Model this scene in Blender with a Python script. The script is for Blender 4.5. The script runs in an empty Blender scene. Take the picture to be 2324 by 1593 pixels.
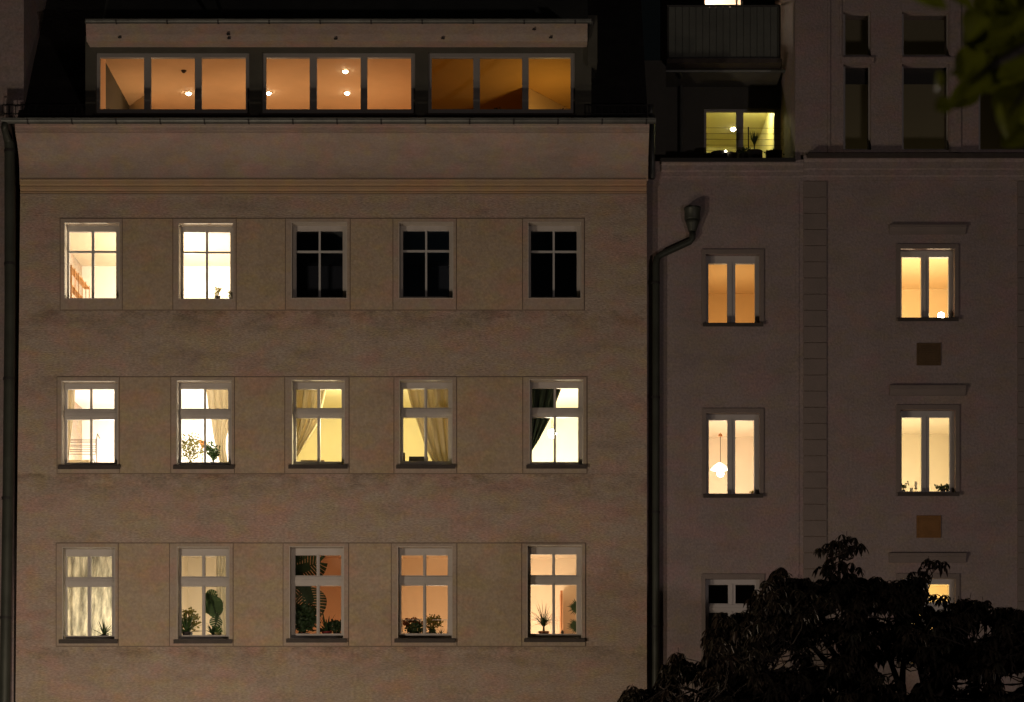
import bpy, math, random
from mathutils import Vector, Matrix, noise
random.seed(7)
C = bpy.context.scene.collection
PI = math.pi
# ---------------------------------------------------------------- measuring frame
U = 0.0083          # metres per photo unit (photo taken as 2324 x 1593 units) on the facade plane y = 0
D = 38.0            # camera stands 38 m in front of the facade
ZC = 1.7            # eye height
W0, H0 = 2324.0, 1593.0
ZB = 3.7            # height of the frame's lower edge on the facade
def P(px, py, y=0.0):
    s = (D + y) / D
    return Vector(((px - W0/2) * U * s, y, ZC + (ZB + (H0 - py) * U - ZC) * s))
def X(px, y=0.0): return (px - W0/2) * U * (D + y) / D
def Z(py, y=0.0): return ZC + (ZB + (H0 - py) * U - ZC) * (D + y) / D
def onz(px, py, z):                      # where the sight line meets the level z
    k = ZB + (H0 - py) * U - ZC
    s = (z - ZC) / k
    return Vector(((px - W0/2) * U * s, D * (s - 1), z))

# ---------------------------------------------------------------- mesh builder
ORG = {}
class MB:
    def __init__(s): s.v = []; s.f = []; s.m = []; s.cur = 0
    def face(s, pts):
        n = len(s.v); s.v += [Vector(p) for p in pts]; s.f.append(tuple(range(n, n+len(pts)))); s.m.append(s.cur)
    def box(s, x0, x1, y0, y1, z0, z1):
        if x0 > x1: x0, x1 = x1, x0
        if y0 > y1: y0, y1 = y1, y0
        if z0 > z1: z0, z1 = z1, z0
        n = len(s.v)
        s.v += [Vector(p) for p in ((x0,y0,z0),(x1,y0,z0),(x1,y1,z0),(x0,y1,z0),(x0,y0,z1),(x1,y0,z1),(x1,y1,z1),(x0,y1,z1))]
        for f in ((0,3,2,1),(4,5,6,7),(0,1,5,4),(1,2,6,5),(2,3,7,6),(3,0,4,7)):
            s.f.append(tuple(n+i for i in f)); s.m.append(s.cur)
        return s
    def pbox(s, a, b, c, d, y0, y1):     # photo rectangle a..b x c..d measured on the plane y0
        return s.box(X(a,y0), X(b,y0), y0, y1, Z(d,y0), Z(c,y0))
    def tube(s, pts, rad, n=10, caps=True):
        pts = [Vector(p) for p in pts]
        if not hasattr(rad, '__len__'): rad = [rad]*len(pts)
        base = len(s.v); up = None
        for i, p in enumerate(pts):
            t = (pts[min(i+1, len(pts)-1)] - pts[max(i-1, 0)])
            if t.length < 1e-9: t = Vector((0,0,1))
            t.normalize()
            if up is None: up = t.orthogonal().normalized()
            up = (up - t * up.dot(t))
            if up.length < 1e-6: up = t.orthogonal()
            up.normalize(); w = t.cross(up)
            for k in range(n):
                a = 2*PI*k/n
                s.v.append(p + (up*math.cos(a) + w*math.sin(a))*rad[i])
        for i in range(len(pts)-1):
            for k in range(n):
                a = base+i*n+k; b = base+i*n+(k+1)%n
                s.f.append((a, b, b+n, a+n)); s.m.append(s.cur)
        if caps:
            s.f.append(tuple(base+k for k in reversed(range(n)))); s.m.append(s.cur)
            s.f.append(tuple(base+(len(pts)-1)*n+k for k in range(n))); s.m.append(s.cur)
        return s
    def lathe(s, c, prof, n=20, caps=True):
        c = Vector(c); base = len(s.v)
        for (r, z) in prof:
            for k in range(n):
                a = 2*PI*k/n; s.v.append(c + Vector((r*math.cos(a), r*math.sin(a), z)))
        for i in range(len(prof)-1):
            for k in range(n):
                a = base+i*n+k; b = base+i*n+(k+1)%n
                s.f.append((a, b, b+n, a+n)); s.m.append(s.cur)
        if caps:
            s.f.append(tuple(base+k for k in reversed(range(n)))); s.m.append(s.cur)
            s.f.append(tuple(base+(len(prof)-1)*n+k for k in range(n))); s.m.append(s.cur)
        return s
    def prism(s, prof, x0, x1):          # profile of (y, z) swept along x
        n = len(s.v); k = len(prof)
        s.v += [Vector((x0, y, z)) for y, z in prof] + [Vector((x1, y, z)) for y, z in prof]
        for i in range(k):
            j = (i+1) % k
            s.f.append((n+i, n+j, n+k+j, n+k+i)); s.m.append(s.cur)
        s.f.append(tuple(n+i for i in reversed(range(k)))); s.m.append(s.cur)
        s.f.append(tuple(n+k+i for i in range(k))); s.m.append(s.cur)
        return s
    def holes(s, x0, x1, z0, z1, hs, y0, y1):   # slab with rectangular openings
        xs = sorted({x0, x1} | {v for h in hs for v in h[:2] if x0 < v < x1})
        zs = sorted({z0, z1} | {v for h in hs for v in h[2:] if z0 < v < z1})
        def solid(i, j):
            if i < 0 or j < 0 or i >= len(xs)-1 or j >= len(zs)-1: return False
            cx = (xs[i]+xs[i+1])/2; cz = (zs[j]+zs[j+1])/2
            return not any(h[0] < cx < h[1] and h[2] < cz < h[3] for h in hs)
        idx = {}
        def vt(i, j, k):
            key = (i, j, k)
            if key not in idx:
                idx[key] = len(s.v); s.v.append(Vector((xs[i], (y0, y1)[k], zs[j])))
            return idx[key]
        for i in range(len(xs)-1):
            for j in range(len(zs)-1):
                if not solid(i, j): continue
                fs = [(vt(i,j,0), vt(i+1,j,0), vt(i+1,j+1,0), vt(i,j+1,0)), (vt(i,j,1), vt(i,j+1,1), vt(i+1,j+1,1), vt(i+1,j,1))]
                if not solid(i-1,j): fs.append((vt(i,j,0), vt(i,j+1,0), vt(i,j+1,1), vt(i,j,1)))
                if not solid(i+1,j): fs.append((vt(i+1,j,0), vt(i+1,j,1), vt(i+1,j+1,1), vt(i+1,j+1,0)))
                if not solid(i,j-1): fs.append((vt(i,j,0), vt(i,j,1), vt(i+1,j,1), vt(i+1,j,0)))
                if not solid(i,j+1): fs.append((vt(i,j+1,0), vt(i+1,j+1,0), vt(i+1,j+1,1), vt(i,j+1,1)))
                for f in fs: s.f.append(f); s.m.append(s.cur)
        return s
    def build(s, name, mats, parent=None, base=None, smooth=False, bevel=0):
        if not isinstance(mats, (list, tuple)): mats = [mats]
        o0 = ORG[parent.name] if parent else (Vector(base) if base is not None else Vector((0,0,0)))
        me = bpy.data.meshes.new(name)
        me.from_pydata([tuple(v - o0) for v in s.v], [], s.f)
        for m in mats: me.materials.append(m)
        me.polygons.foreach_set('material_index', s.m)
        if smooth: me.polygons.foreach_set('use_smooth', [True]*len(s.f))
        me.update()
        o = bpy.data.objects.new(name, me); C.objects.link(o)
        if parent: o.parent = parent
        else: o.location = o0
        ORG[o.name] = o0
        if bevel:
            b = o.modifiers.new('bevel', 'BEVEL'); b.width = bevel; b.segments = 2; b.limit_method = 'ANGLE'
        return o
def tag(o, label=None, cat=None, group=None, kind=None):
    if label: o['label'] = label
    if cat: o['category'] = cat
    if group: o['group'] = group
    if kind: o['kind'] = kind
    return o
def empty(name, loc, label, cat, group=None):
    o = bpy.data.objects.new(name, None); C.objects.link(o); o.location = loc; o.empty_display_size = .3
    ORG[o.name] = Vector(loc)
    return tag(o, label, cat, group)

# ---------------------------------------------------------------- materials
def mat(name, col, rough=.8, metal=0, spec=.3, bump=0, bscale=30, var=0, vscale=1.0, col2=None, stretch=(1,1,1), fine=0, fscale=90, emit=None, estr=0, trans=0, dirt=0, hue=0, stains=None):
    m = bpy.data.materials.new(name); m.use_nodes = True
    nt = m.node_tree; N = nt.nodes; L = nt.links; N.clear()
    out = N.new('ShaderNodeOutputMaterial'); b = N.new('ShaderNodeBsdfPrincipled')
    b.inputs['Base Color'].default_value = (*col, 1); b.inputs['Roughness'].default_value = rough
    b.inputs['Metallic'].default_value = metal; b.inputs['Specular IOR Level'].default_value = spec
    L.new(b.outputs[0], out.inputs[0])
    if var or bump or fine or dirt:
        tc = N.new('ShaderNodeTexCoord'); mp = N.new('ShaderNodeMapping'); mp.inputs['Scale'].default_value = stretch
        L.new(tc.outputs['Object'], mp.inputs[0])
    if var or fine or dirt:
        n1 = N.new('ShaderNodeTexNoise'); n1.inputs['Scale'].default_value = vscale; n1.inputs['Detail'].default_value = 6; n1.inputs['Roughness'].default_value = .65
        L.new(mp.outputs[0], n1.inputs['Vector'])
        mr = N.new('ShaderNodeMapRange'); mr.inputs['From Min'].default_value = .36; mr.inputs['From Max'].default_value = .64
        L.new(n1.outputs['Fac'], mr.inputs['Value'])
        mx = N.new('ShaderNodeMix'); mx.data_type = 'RGBA'
        c2 = col2 or tuple(c*(1-var) for c in col)
        mx.inputs[6].default_value = (*col, 1); mx.inputs[7].default_value = (*c2, 1)
        L.new(mr.outputs[0], mx.inputs[0]); last = mx.outputs[2]
        if fine:
            n2 = N.new('ShaderNodeTexNoise'); n2.inputs['Scale'].default_value = fscale; n2.inputs['Detail'].default_value = 3
            L.new(mp.outputs[0], n2.inputs['Vector'])
            m2 = N.new('ShaderNodeMapRange'); m2.inputs['From Min'].default_value = .3; m2.inputs['From Max'].default_value = .7
            m2.inputs['To Min'].default_value = 1-fine; m2.inputs['To Max'].default_value = 1+fine
            L.new(n2.outputs['Fac'], m2.inputs['Value'])
            vm = N.new('ShaderNodeVectorMath'); vm.operation = 'SCALE'
            L.new(last, vm.inputs[0]); L.new(m2.outputs[0], vm.inputs['Scale']); last = vm.outputs[0]
        if hue:
            for hs_, hc, hl in ((1.7, (1.16,.93,.97), (7,2,3)), (2.6, (1.03,1.05,.84), (1,9,4)), (5.5, (1.1,1.04,.93), (4,4,8))):
                n5 = N.new('ShaderNodeTexNoise'); n5.inputs['Scale'].default_value = hs_; n5.inputs['Detail'].default_value = 4
                mp5 = N.new('ShaderNodeMapping'); mp5.inputs['Location'].default_value = hl; mp5.inputs['Scale'].default_value = (1,1,1.5)
                L.new(tc.outputs['Object'], mp5.inputs[0]); L.new(mp5.outputs[0], n5.inputs['Vector'])
                m5 = N.new('ShaderNodeMapRange'); m5.inputs['From Min'].default_value = .48; m5.inputs['From Max'].default_value = .66; m5.inputs['To Max'].default_value = hue
                L.new(n5.outputs['Fac'], m5.inputs['Value'])
                x5 = N.new('ShaderNodeMix'); x5.data_type = 'RGBA'; x5.blend_type = 'MULTIPLY'; x5.inputs[7].default_value = (*hc, 1)
                L.new(m5.outputs[0], x5.inputs[0]); L.new(last, x5.inputs[6]); last = x5.outputs[2]
        if stains:
            sx = N.new('ShaderNodeSeparateXYZ'); L.new(tc.outputs['Object'], sx.inputs[0]); tot = None
            for zb in stains:
                sb = N.new('ShaderNodeMath'); sb.operation = 'SUBTRACT'; sb.inputs[0].default_value = zb; L.new(sx.outputs[2], sb.inputs[1])
                mm = N.new('ShaderNodeMapRange'); mm.inputs['From Min'].default_value = 0; mm.inputs['From Max'].default_value = .55; mm.inputs['To Min'].default_value = 1; mm.inputs['To Max'].default_value = 0
                L.new(sb.outputs[0], mm.inputs['Value'])
                gt = N.new('ShaderNodeMath'); gt.operation = 'GREATER_THAN'; gt.inputs[1].default_value = 0; L.new(sb.outputs[0], gt.inputs[0])
                mu = N.new('ShaderNodeMath'); mu.operation = 'MULTIPLY'; L.new(mm.outputs[0], mu.inputs[0]); L.new(gt.outputs[0], mu.inputs[1])
                if tot is None: tot = mu
                else:
                    ad = N.new('ShaderNodeMath'); ad.operation = 'ADD'; L.new(tot.outputs[0], ad.inputs[0]); L.new(mu.outputs[0], ad.inputs[1]); tot = ad
            mp6 = N.new('ShaderNodeMapping'); mp6.inputs['Scale'].default_value = (1.2, 1, 2.4); L.new(tc.outputs['Object'], mp6.inputs[0])
            n6 = N.new('ShaderNodeTexNoise'); n6.inputs['Scale'].default_value = 1.6; n6.inputs['Detail'].default_value = 9; n6.inputs['Roughness'].default_value = .78; L.new(mp6.outputs[0], n6.inputs['Vector'])
            m6 = N.new('ShaderNodeMapRange'); m6.inputs['From Min'].default_value = .44; m6.inputs['From Max'].default_value = .62; m6.inputs['To Max'].default_value = .95; L.new(n6.outputs['Fac'], m6.inputs['Value'])
            f6 = N.new('ShaderNodeMath'); f6.operation = 'MULTIPLY'; f6.use_clamp = True; L.new(tot.outputs[0], f6.inputs[0]); L.new(m6.outputs[0], f6.inputs[1])
            x6 = N.new('ShaderNodeMix'); x6.data_type = 'RGBA'; x6.blend_type = 'MULTIPLY'; x6.inputs[7].default_value = (.55,.52,.48,1)
            L.new(f6.outputs[0], x6.inputs[0]); L.new(last, x6.inputs[6]); last = x6.outputs[2]
        if dirt:
            n4 = N.new('ShaderNodeTexNoise'); n4.inputs['Scale'].default_value = 1.1; n4.inputs['Detail'].default_value = 8; n4.inputs['Roughness'].default_value = .75
            mp4 = N.new('ShaderNodeMapping'); mp4.inputs['Scale'].default_value = (.8, 1, 2.2); mp4.inputs['Location'].default_value = (3.1, 8, 1.7)
            L.new(tc.outputs['Object'], mp4.inputs[0]); L.new(mp4.outputs[0], n4.inputs['Vector'])
            m4 = N.new('ShaderNodeMapRange'); m4.inputs['From Min'].default_value = .5; m4.inputs['From Max'].default_value = .75
            m4.inputs['To Min'].default_value = 1; m4.inputs['To Max'].default_value = 1-dirt
            L.new(n4.outputs['Fac'], m4.inputs['Value'])
            v4 = N.new('ShaderNodeVectorMath'); v4.operation = 'SCALE'
            L.new(last, v4.inputs[0]); L.new(m4.outputs[0], v4.inputs['Scale']); last = v4.outputs[0]
        L.new(last, b.inputs['Base Color'])
    if bump:
        n3 = N.new('ShaderNodeTexNoise'); n3.inputs['Scale'].default_value = bscale; n3.inputs['Detail'].default_value = 5
        L.new(mp.outputs[0], n3.inputs['Vector'])
        bp = N.new('ShaderNodeBump'); bp.inputs['Strength'].default_value = bump; bp.inputs['Distance'].default_value = .02
        L.new(n3.outputs['Fac'], bp.inputs['Height']); L.new(bp.outputs[0], b.inputs['Normal'])
    if emit:
        b.inputs['Emission Color'].default_value = (*emit, 1); b.inputs['Emission Strength'].default_value = estr
    if trans:
        t = N.new('ShaderNodeBsdfTranslucent'); mx2 = N.new('ShaderNodeMixShader'); mx2.inputs[0].default_value = trans
        t.inputs[0].default_value = (*col, 1)
        if var: L.new(last, t.inputs[0])
        L.new(b.outputs[0], mx2.inputs[1]); L.new(t.outputs[0], mx2.inputs[2]); L.new(mx2.outputs[0], out.inputs[0])
    return m
def glassmat(name, tint=(1,1,1), refl=1.0):
    m = bpy.data.materials.new(name); m.use_nodes = True
    nt = m.node_tree; N = nt.nodes; L = nt.links; N.clear()
    out = N.new('ShaderNodeOutputMaterial'); t = N.new('ShaderNodeBsdfTransparent'); g = N.new('ShaderNodeBsdfGlossy')
    t.inputs[0].default_value = (*tint, 1); g.inputs['Roughness'].default_value = .02
    f = N.new('ShaderNodeFresnel'); f.inputs[0].default_value = 1.45
    mx = N.new('ShaderNodeMixShader'); L.new(f.outputs[0], mx.inputs[0]); L.new(t.outputs[0], mx.inputs[1]); L.new(g.outputs[0], mx.inputs[2])
    L.new(mx.outputs[0], out.inputs[0]); return m
M = {}
M['plaster'] = mat('beige_plaster', (.40,.345,.285), .92, var=.2, col2=(.375,.30,.245), vscale=1.6, stretch=(1,1,2.6), fine=.24, fscale=17, bump=.8, bscale=22, dirt=.3, hue=.75, stains=[Z(703.5), Z(1074.5), Z(1466.5)])
M['smooth_plaster'] = mat('smooth_beige_plaster', (.375,.32,.262), .9, col2=(.35,.29,.235), var=.1, vscale=1.7, fine=.10, fscale=24, bump=.3, bscale=30, hue=.6)
M['cornice'] = mat('cornice_plaster', (.39,.335,.29), .9, col2=(.36,.29,.25), var=.1, vscale=1.4, stretch=(1,1,2), fine=.10, fscale=22, bump=.3, bscale=25, dirt=.2, hue=.8)
M['ochre'] = mat('ochre_moulding', (.41,.305,.185), .9, col2=(.37,.27,.18), var=.1, vscale=2, fine=.10, bump=.25, hue=.6)
M['panel'] = mat('warm_panel_plaster', (.40,.335,.25), .9, col2=(.37,.30,.22), var=.1, vscale=1.5, fine=.13, fscale=20, bump=.4, bscale=26, dirt=.15, hue=.7)
M['reveal'] = mat('lit_reveal_plaster', (.50,.455,.39), .85, var=.1, vscale=3, fine=.06, fscale=20)  # paler than the wall: window and lamp light painted into the jambs
M['joint'] = mat('darkened_joint', (.21,.165,.125), .95, fine=.15, fscale=40)  # groove shade put into the colour, darker than the lamps would leave it
M['grey_plaster'] = mat('grey_plaster', (.285,.242,.238), .92, col2=(.252,.215,.208), var=.12, vscale=1.3, fine=.15, fscale=22, bump=.5, bscale=30, dirt=.16, hue=.6)
M['grey_trim'] = mat('grey_trim', (.22,.185,.168), .92, col2=(.19,.165,.15), var=.1, vscale=2, fine=.08, bump=.3)
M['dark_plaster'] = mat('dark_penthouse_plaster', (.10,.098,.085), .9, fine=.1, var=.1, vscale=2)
M['zinc'] = mat('weathered_zinc', (.14,.15,.14), .5, metal=.5, var=.3, vscale=3, fine=.1)
M['pipe'] = mat('dark_green_grey_pipe', (.060,.068,.055), .5, metal=.3, var=.3, vscale=2)
M['roof'] = mat('dark_roof_tile', (.035,.034,.032), .8, var=.3, vscale=3, fine=.2, bump=.6, bscale=14)
M['uproof'] = mat('grey_roof_sheet', (.10,.11,.098), .75, var=.2, vscale=2, fine=.1)
M['cladding'] = mat('dark_dormer_cladding', (.085,.085,.068), .7, var=.2, vscale=2, fine=.08)
M['frame'] = mat('grey_white_window_paint', (.46,.44,.41), .5, var=.08, vscale=6, fine=.04)
M['muntin'] = mat('pale_glazing_bar_paint', (.42,.43,.42), .5, fine=.04, var=.05)
M['dframe'] = mat('dormer_window_paint', (.27,.265,.25), .5, var=.08, vscale=5)
M['bframe'] = mat('window_paint_grey', (.42,.41,.40), .5, var=.06, vscale=5)
M['sill'] = mat('dark_sill_sheet', (.075,.064,.056), .6, metal=.2, var=.3, vscale=5)
M['glass'] = glassmat('window_glass', (.97,.98,.97))
M['dark_room'] = mat('unlit_room', (.06,.06,.055), .9)
M['vent'] = mat('ochre_brown_vent', (.24,.125,.045), .85, var=.2, vscale=6, fine=.15, fscale=60)
M['vent_dark'] = mat('dark_brown_vent', (.115,.075,.038), .85, var=.2, vscale=6, fine=.15, fscale=60)
M['dark'] = mat('blackened_metal', (.025,.025,.025), .6)
M['board'] = mat('white_inner_sill', (.6,.57,.52), .6)
M['leafdark'] = mat('dark_houseplant_leaf', (.035,.065,.025), .45, var=.35, vscale=9, trans=.15)
M['leafolive'] = mat('olive_leaf', (.22,.20,.05), .5, var=.35, vscale=9, trans=.35)
M['leafgreen'] = mat('green_leaf', (.06,.12,.035), .45, var=.3, vscale=9, trans=.2)
M['leafred'] = mat('reddish_leaf', (.20,.07,.03), .5, var=.4, vscale=9, trans=.3)
M['pot'] = mat('terracotta_pot', (.20,.08,.04), .8, var=.2, vscale=8)
M['potdark'] = mat('dark_pot', (.035,.03,.028), .6)
M['potred'] = mat('red_pot', (.40,.05,.05), .4)
M['potwhite'] = mat('white_pot', (.6,.58,.55), .5)
M['creamcloth'] = mat('cream_curtain_cloth', (.74,.67,.52), .9, var=.1, vscale=5, stretch=(5,5,.6), trans=.5)
M['ochrecloth'] = mat('ochre_curtain_cloth', (.66,.57,.38), .9, var=.1, vscale=4, stretch=(4,4,.6), trans=.36)
M['greencloth'] = mat('dark_green_curtain_cloth', (.035,.05,.03), .9, var=.3, vscale=6, stretch=(5,5,.6), trans=.05)
M['lace'] = mat('lace_curtain_cloth', (.80,.76,.64), .9, var=.58, vscale=3.4, stretch=(2.6,2.6,.7), fine=.12, fscale=14, trans=.62)
M['sheer'] = mat('sheer_curtain_cloth', (.80,.77,.66), .9, var=.12, vscale=4, stretch=(5,5,.6), trans=.7)
M['wood'] = mat('orange_brown_wood', (.42,.20,.06), .6, var=.3, vscale=3, stretch=(4,4,.6))
M['wooddark'] = mat('dark_wood', (.10,.06,.035), .6, var=.3, vscale=3)
M['wire'] = mat('rack_wire', (.16,.11,.08), .4, metal=.3)
M['peach'] = mat('peach_shade_paper', (.75,.42,.20), .8, trans=.4)
M['doorpeach'] = mat('peach_door_paint', (.55,.26,.13), .6)
M['white'] = mat('white_paint', (.7,.67,.62), .5)
M['candle'] = mat('wax', (.7,.68,.6), .5)
M['bulb'] = mat('lit_bulb', (.9,.85,.7), .5, emit=(1,.86,.6), estr=14)
M['bulbw'] = mat('bright_lit_bulb', (.9,.9,.8), .5, emit=(1,.93,.72), estr=40)
M['shade'] = mat('glowing_lamp_shade', (.9,.85,.8), .5, emit=(1,.9,.72), estr=2.2)
M['asphalt'] = mat('asphalt', (.05,.05,.05), .9, var=.2, vscale=2, fine=.2, bump=.5, bscale=60)
M['pave'] = mat('pavement_slab', (.2,.19,.175), .9, var=.2, vscale=2, fine=.1)
M['earth'] = mat('dark_ground', (.07,.065,.05), .95, var=.3, vscale=1)
M['grass'] = mat('lawn', (.04,.055,.02), .95, var=.4, vscale=3)
M['bark'] = mat('chestnut_bark', (.03,.023,.018), .95, var=.4, vscale=5, bump=.8, bscale=25)
M['leaf'] = mat('chestnut_leaf', (.018,.018,.011), .42, spec=.4, var=.5, vscale=2.5, col2=(.024,.015,.010), trans=.1)
M['nearleaf'] = mat('foreground_leaf', (.14,.16,.012), .25, spec=.6, var=.5, vscale=12, trans=.35)

# ---------------------------------------------------------------- the setting: ground, road, pavement
def struct(mb, name, m):
    return tag(mb.build(name, m), kind='structure')
g = MB(); g.box(-300, 300, -300, 300, -.6, -.004); struct(g, 'ground', M['earth'])
g = MB(); g.box(-200, 200, -17, -5, -.002, .004); struct(g, 'road', M['asphalt'])
g = MB(); g.box(-200, 200, -5, -.02, 0, .13); struct(g, 'pavement', M['pave'])
g = MB(); g.box(-200, 200, -60, -17, 0, .12); struct(g, 'park_lawn', M['grass'])

# ---------------------------------------------------------------- light helpers
def point(name, loc, power, col, r=.08):
    l = bpy.data.lights.new(name, 'POINT'); l.energy = power; l.color = col; l.shadow_soft_size = r
    o = bpy.data.objects.new(name, l); o.location = loc; C.objects.link(o); return o

# ---------------------------------------------------------------- beige apartment building
B = empty('apartment_building', (X(760), 0, 0), 'wide beige rendered apartment building with three rows of five windows and long lit roof dormer', 'building')
wx0, wx1 = X(40), X(1468)
# windows: opening (l, r, t, b), pane columns [(l,r),(l,r)], rows [(t,b),(t,b)], band grooves (l, r)
R1 = [((146,272,505,679),[(157,207.6),(213.6,263.3)],[(525.7,568.6),(573.2,676.3)],(137,278)),
      ((405,530,506,680),[(416,466.8),(472,522.3)],[(526.8,570),(574.4,677)],(392.6,536.5)),
      ((661,788,504,678),[(672.5,723),(727.6,777.6)],[(523.7,568.4),(572.8,673.9)],(648,795)),
      ((905,1029,504,678),[(914.6,964.8),(969.4,1019.4)],[(523.3,567),(571.4,673.1)],(892,1036)),
      ((1198,1319,504,678),[(1205,1254.4),(1259,1309)],[(523.7,568.4),(572.8,673.9)],(1186,1326))]
R2 = [((140,268,864,1057),[(152.2,204.3),(208.8,259.2)],[(883.1,927.6),(952,1049.3)],(130,271.5)),
      ((401,526,863,1057),[(411,462.6),(466.8,517.6)],[(882.7,927.2),(950.6,1048.7)],(388,532.5)),
      ((662,783,862,1056),[(672.3,719.8),(726.6,775.1)],[(883,925.6),(948.5,1047.3)],(646.6,792.5)),
      ((906,1027,862,1056),[(915,962.8),(969.4,1017)],[(881.7,924.7),(947.1,1046.2)],(894.2,1036.6)),
      ((1201,1324,861,1056),[(1207.5,1256.6),(1262,1312.2)],[(880.8,925.1),(946.8,1048.2)],(1186.5,1332))]
R3 = [((142,262,1242,1452),[(151.6,198.6),(206,253.7)],[(1262.5,1309),(1331.6,1442.6)],(128,268.8)),
      ((402,521,1241,1452),[(411.4,458.3),(465.4,512.6)],[(1261.3,1307.8),(1330.8,1441.2)],(385,529.5)),
      ((657,781,1240,1450),[(670,718.3),(725.6,774.2)],[(1259.9,1305.8),(1329.3,1437.7)],(642.7,791.7)),
      ((902,1027,1240,1450),[(911,960),(967.4,1016)],[(1259.9,1305.6),(1328.7,1437.2)],(888.2,1037.2)),
      ((1196,1321,1237,1449),[(1204.6,1253.2),(1259.7,1308)],[(1258,1304.8),(1327,1438)],(1184.2,1329))]
ROWS = [R1, R2, R3]
BANDS = [(495.8, 703.5), (855.3, 1074.5), (1232.5, 1466.5)]
FY = .21                                  # window frames stand 21 cm behind the wall face
holes = [(X(o[0]), X(o[1]), Z(o[3]), Z(o[2])) for R in ROWS for (o, c, r, gx) in R]
ground_holes = [(X(l), X(l)+1.05, 1.1, 2.75) for l in (146, 405, 661, 905, 1198)]
wall = MB(); wall.holes(wx0, wx1, 0, Z(441), holes + ground_holes, 0, .42)
for v in wall.v:                          # the left corner leans out a little towards the ground
    if abs(v.x - wx0) < 1e-5: v.x = X(31) + (v.z/Z(441)) * (X(46) - X(31))
wall.box(wx0+.02, wx0+.32, .43, 10, 0, Z(290)); wall.box(wx1-.32, wx1-.02, .43, 10, 0, Z(290)); wall.box(wx0+.02, wx1-.02, 10, 10.3, 0, Z(290))
wall.build('wall', M['plaster'], B)
# smooth band tiles round and between the windows, a narrow joint between them, its shade painted in dark
for R, (bt, bb) in zip(ROWS, BANDS):
    j = MB(); jx0, jx1 = R[0][3][0], R[-1][3][1]
    rects = [(X(o[0])-.002, X(o[1])+.002, Z(o[3])-.002, Z(o[2])+.002) for (o, c, r, gx) in R]
    j.holes(X(jx0)-.012, X(jx1)+.012, Z(bb)-.012, Z(bt)+.012, rects, -.004, .004)
    j.build('joint_band', M['joint'], B)
    q = .008
    for i, (o, c, r, gx) in enumerate(R):
        s = MB(); s.holes(X(gx[0])+q, X(gx[1])-q, Z(bb)+q, Z(bt)-q, [(X(o[0]), X(o[1]), Z(o[3]), Z(o[2]))], -.022, -.0045)
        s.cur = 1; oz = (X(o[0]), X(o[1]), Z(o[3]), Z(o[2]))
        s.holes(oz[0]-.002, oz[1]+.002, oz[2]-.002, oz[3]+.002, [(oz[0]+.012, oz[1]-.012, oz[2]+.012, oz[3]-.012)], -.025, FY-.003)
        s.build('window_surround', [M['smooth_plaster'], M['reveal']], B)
        if i:
            pl = R[i-1][3][1]
            MB().box(X(pl)+q, X(gx[0])-q, -.014, -.0045, Z(bb)+q, Z(bt)-q).build('wall_panel', M['panel'], B)
def window(parent, o, cols, rows, fm, mm=None, fy=FY, sill=True, wy=0, bar=True, slim=False, lab=None, sillh=9, silm=None, board=True):
    e = .015
    f = MB()
    hs = [(X(a,fy), X(b,fy), Z(d,fy), Z(c,fy)) for (a,b) in cols for (c,d) in rows]
    x0, x1, z0, z1 = X(o[0],wy)-e, X(o[1],wy)+e, Z(o[3],wy)-e, Z(o[2],wy)+e
    if slim:                              # the glazing cross is a mesh of its own, a little paler
        big = [(X(cols[0][0],fy), X(cols[-1][1],fy), Z(rows[-1][1],fy), Z(rows[0][0],fy))]
        f.holes(x0, x1, z0, z1, big, fy, fy+.08)
    else:
        f.holes(x0, x1, z0, z1, hs, fy, fy+.08)
        b_ = MB()
        if len(rows) > 1:                 # transom moulding
            zt, zb = Z(rows[0][1],fy), Z(rows[1][0],fy)
            f.box(X(o[0],wy)+.012, X(o[1],wy)-.012, fy-.022, fy-.001, zb+.028, zt-.028)
            f.box(X(o[0],wy)+.012, X(o[1],wy)-.012, fy-.034, fy-.0225, zb+.05, zt-.075)
        xm = (X(cols[0][1],fy) + X(cols[-1][0],fy))/2
        for (c, d) in (rows if len(cols) == 2 else []):   # cover strip where the sashes meet
            f.box(xm-.014, xm+.014, fy-.016, fy-.001, Z(d,fy)-.02, Z(c,fy)+.02)
    w = f.build('window', fm, parent, bevel=.004)
    if lab: w['label'] = lab
    if slim:
        cr = MB(); xa, xb = X(cols[0][1],fy), X(cols[1][0],fy); za, zb = Z(rows[1][0],fy), Z(rows[0][1],fy)
        cr.box(xa, xb, fy+.012, fy+.05, big[0][2]-.01, big[0][3]+.01)
        cr.box(big[0][0]-.01, xa, fy+.014, fy+.048, za, zb); cr.box(xb, big[0][1]+.01, fy+.014, fy+.048, za, zb)
        cr.build('glazing_bar', mm or fm, w)
    p = MB(); y = fy+.055
    p.face([(x0+.02,y,z0+.02),(x1-.02,y,z0+.02),(x1-.02,y,z1-.02),(x0+.02,y,z1-.02)])
    p.build('pane', M['glass'], w)
    if sill:
        s = MB(); zs = Z(o[3],wy)
        xa, xb = X(o[0],wy)-.055, X(o[1],wy)+.055
        s.prism([(wy-.085, zs-.075), (wy-.07, zs-.075), (wy-.065, zs-.02), (fy-.004, zs+.022), (fy-.004, zs+.030), (wy-.085, zs-.008)], xa, xb)
        s.build('sill', silm or M['sill'], w)
    if board:
        bd = MB(); bd.box(X(o[0],wy)-.08, X(o[1],wy)+.08, fy+.085, .66+wy, Z(o[3],wy)+.002, Z(o[3],wy)+.03); bd.build('window_board', M['board'], w)
    return w
for ri, R in enumerate(ROWS):
    for ci, (o, c, r, gx) in enumerate(R):
        lit = not (ri == 0 and ci > 1)
        window(B, o, c, r, M['frame'], M['muntin'], slim=(ri == 0), sill=(ri > 0), lab=None if lit else 'unlit black window with pale glazing cross')
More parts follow.
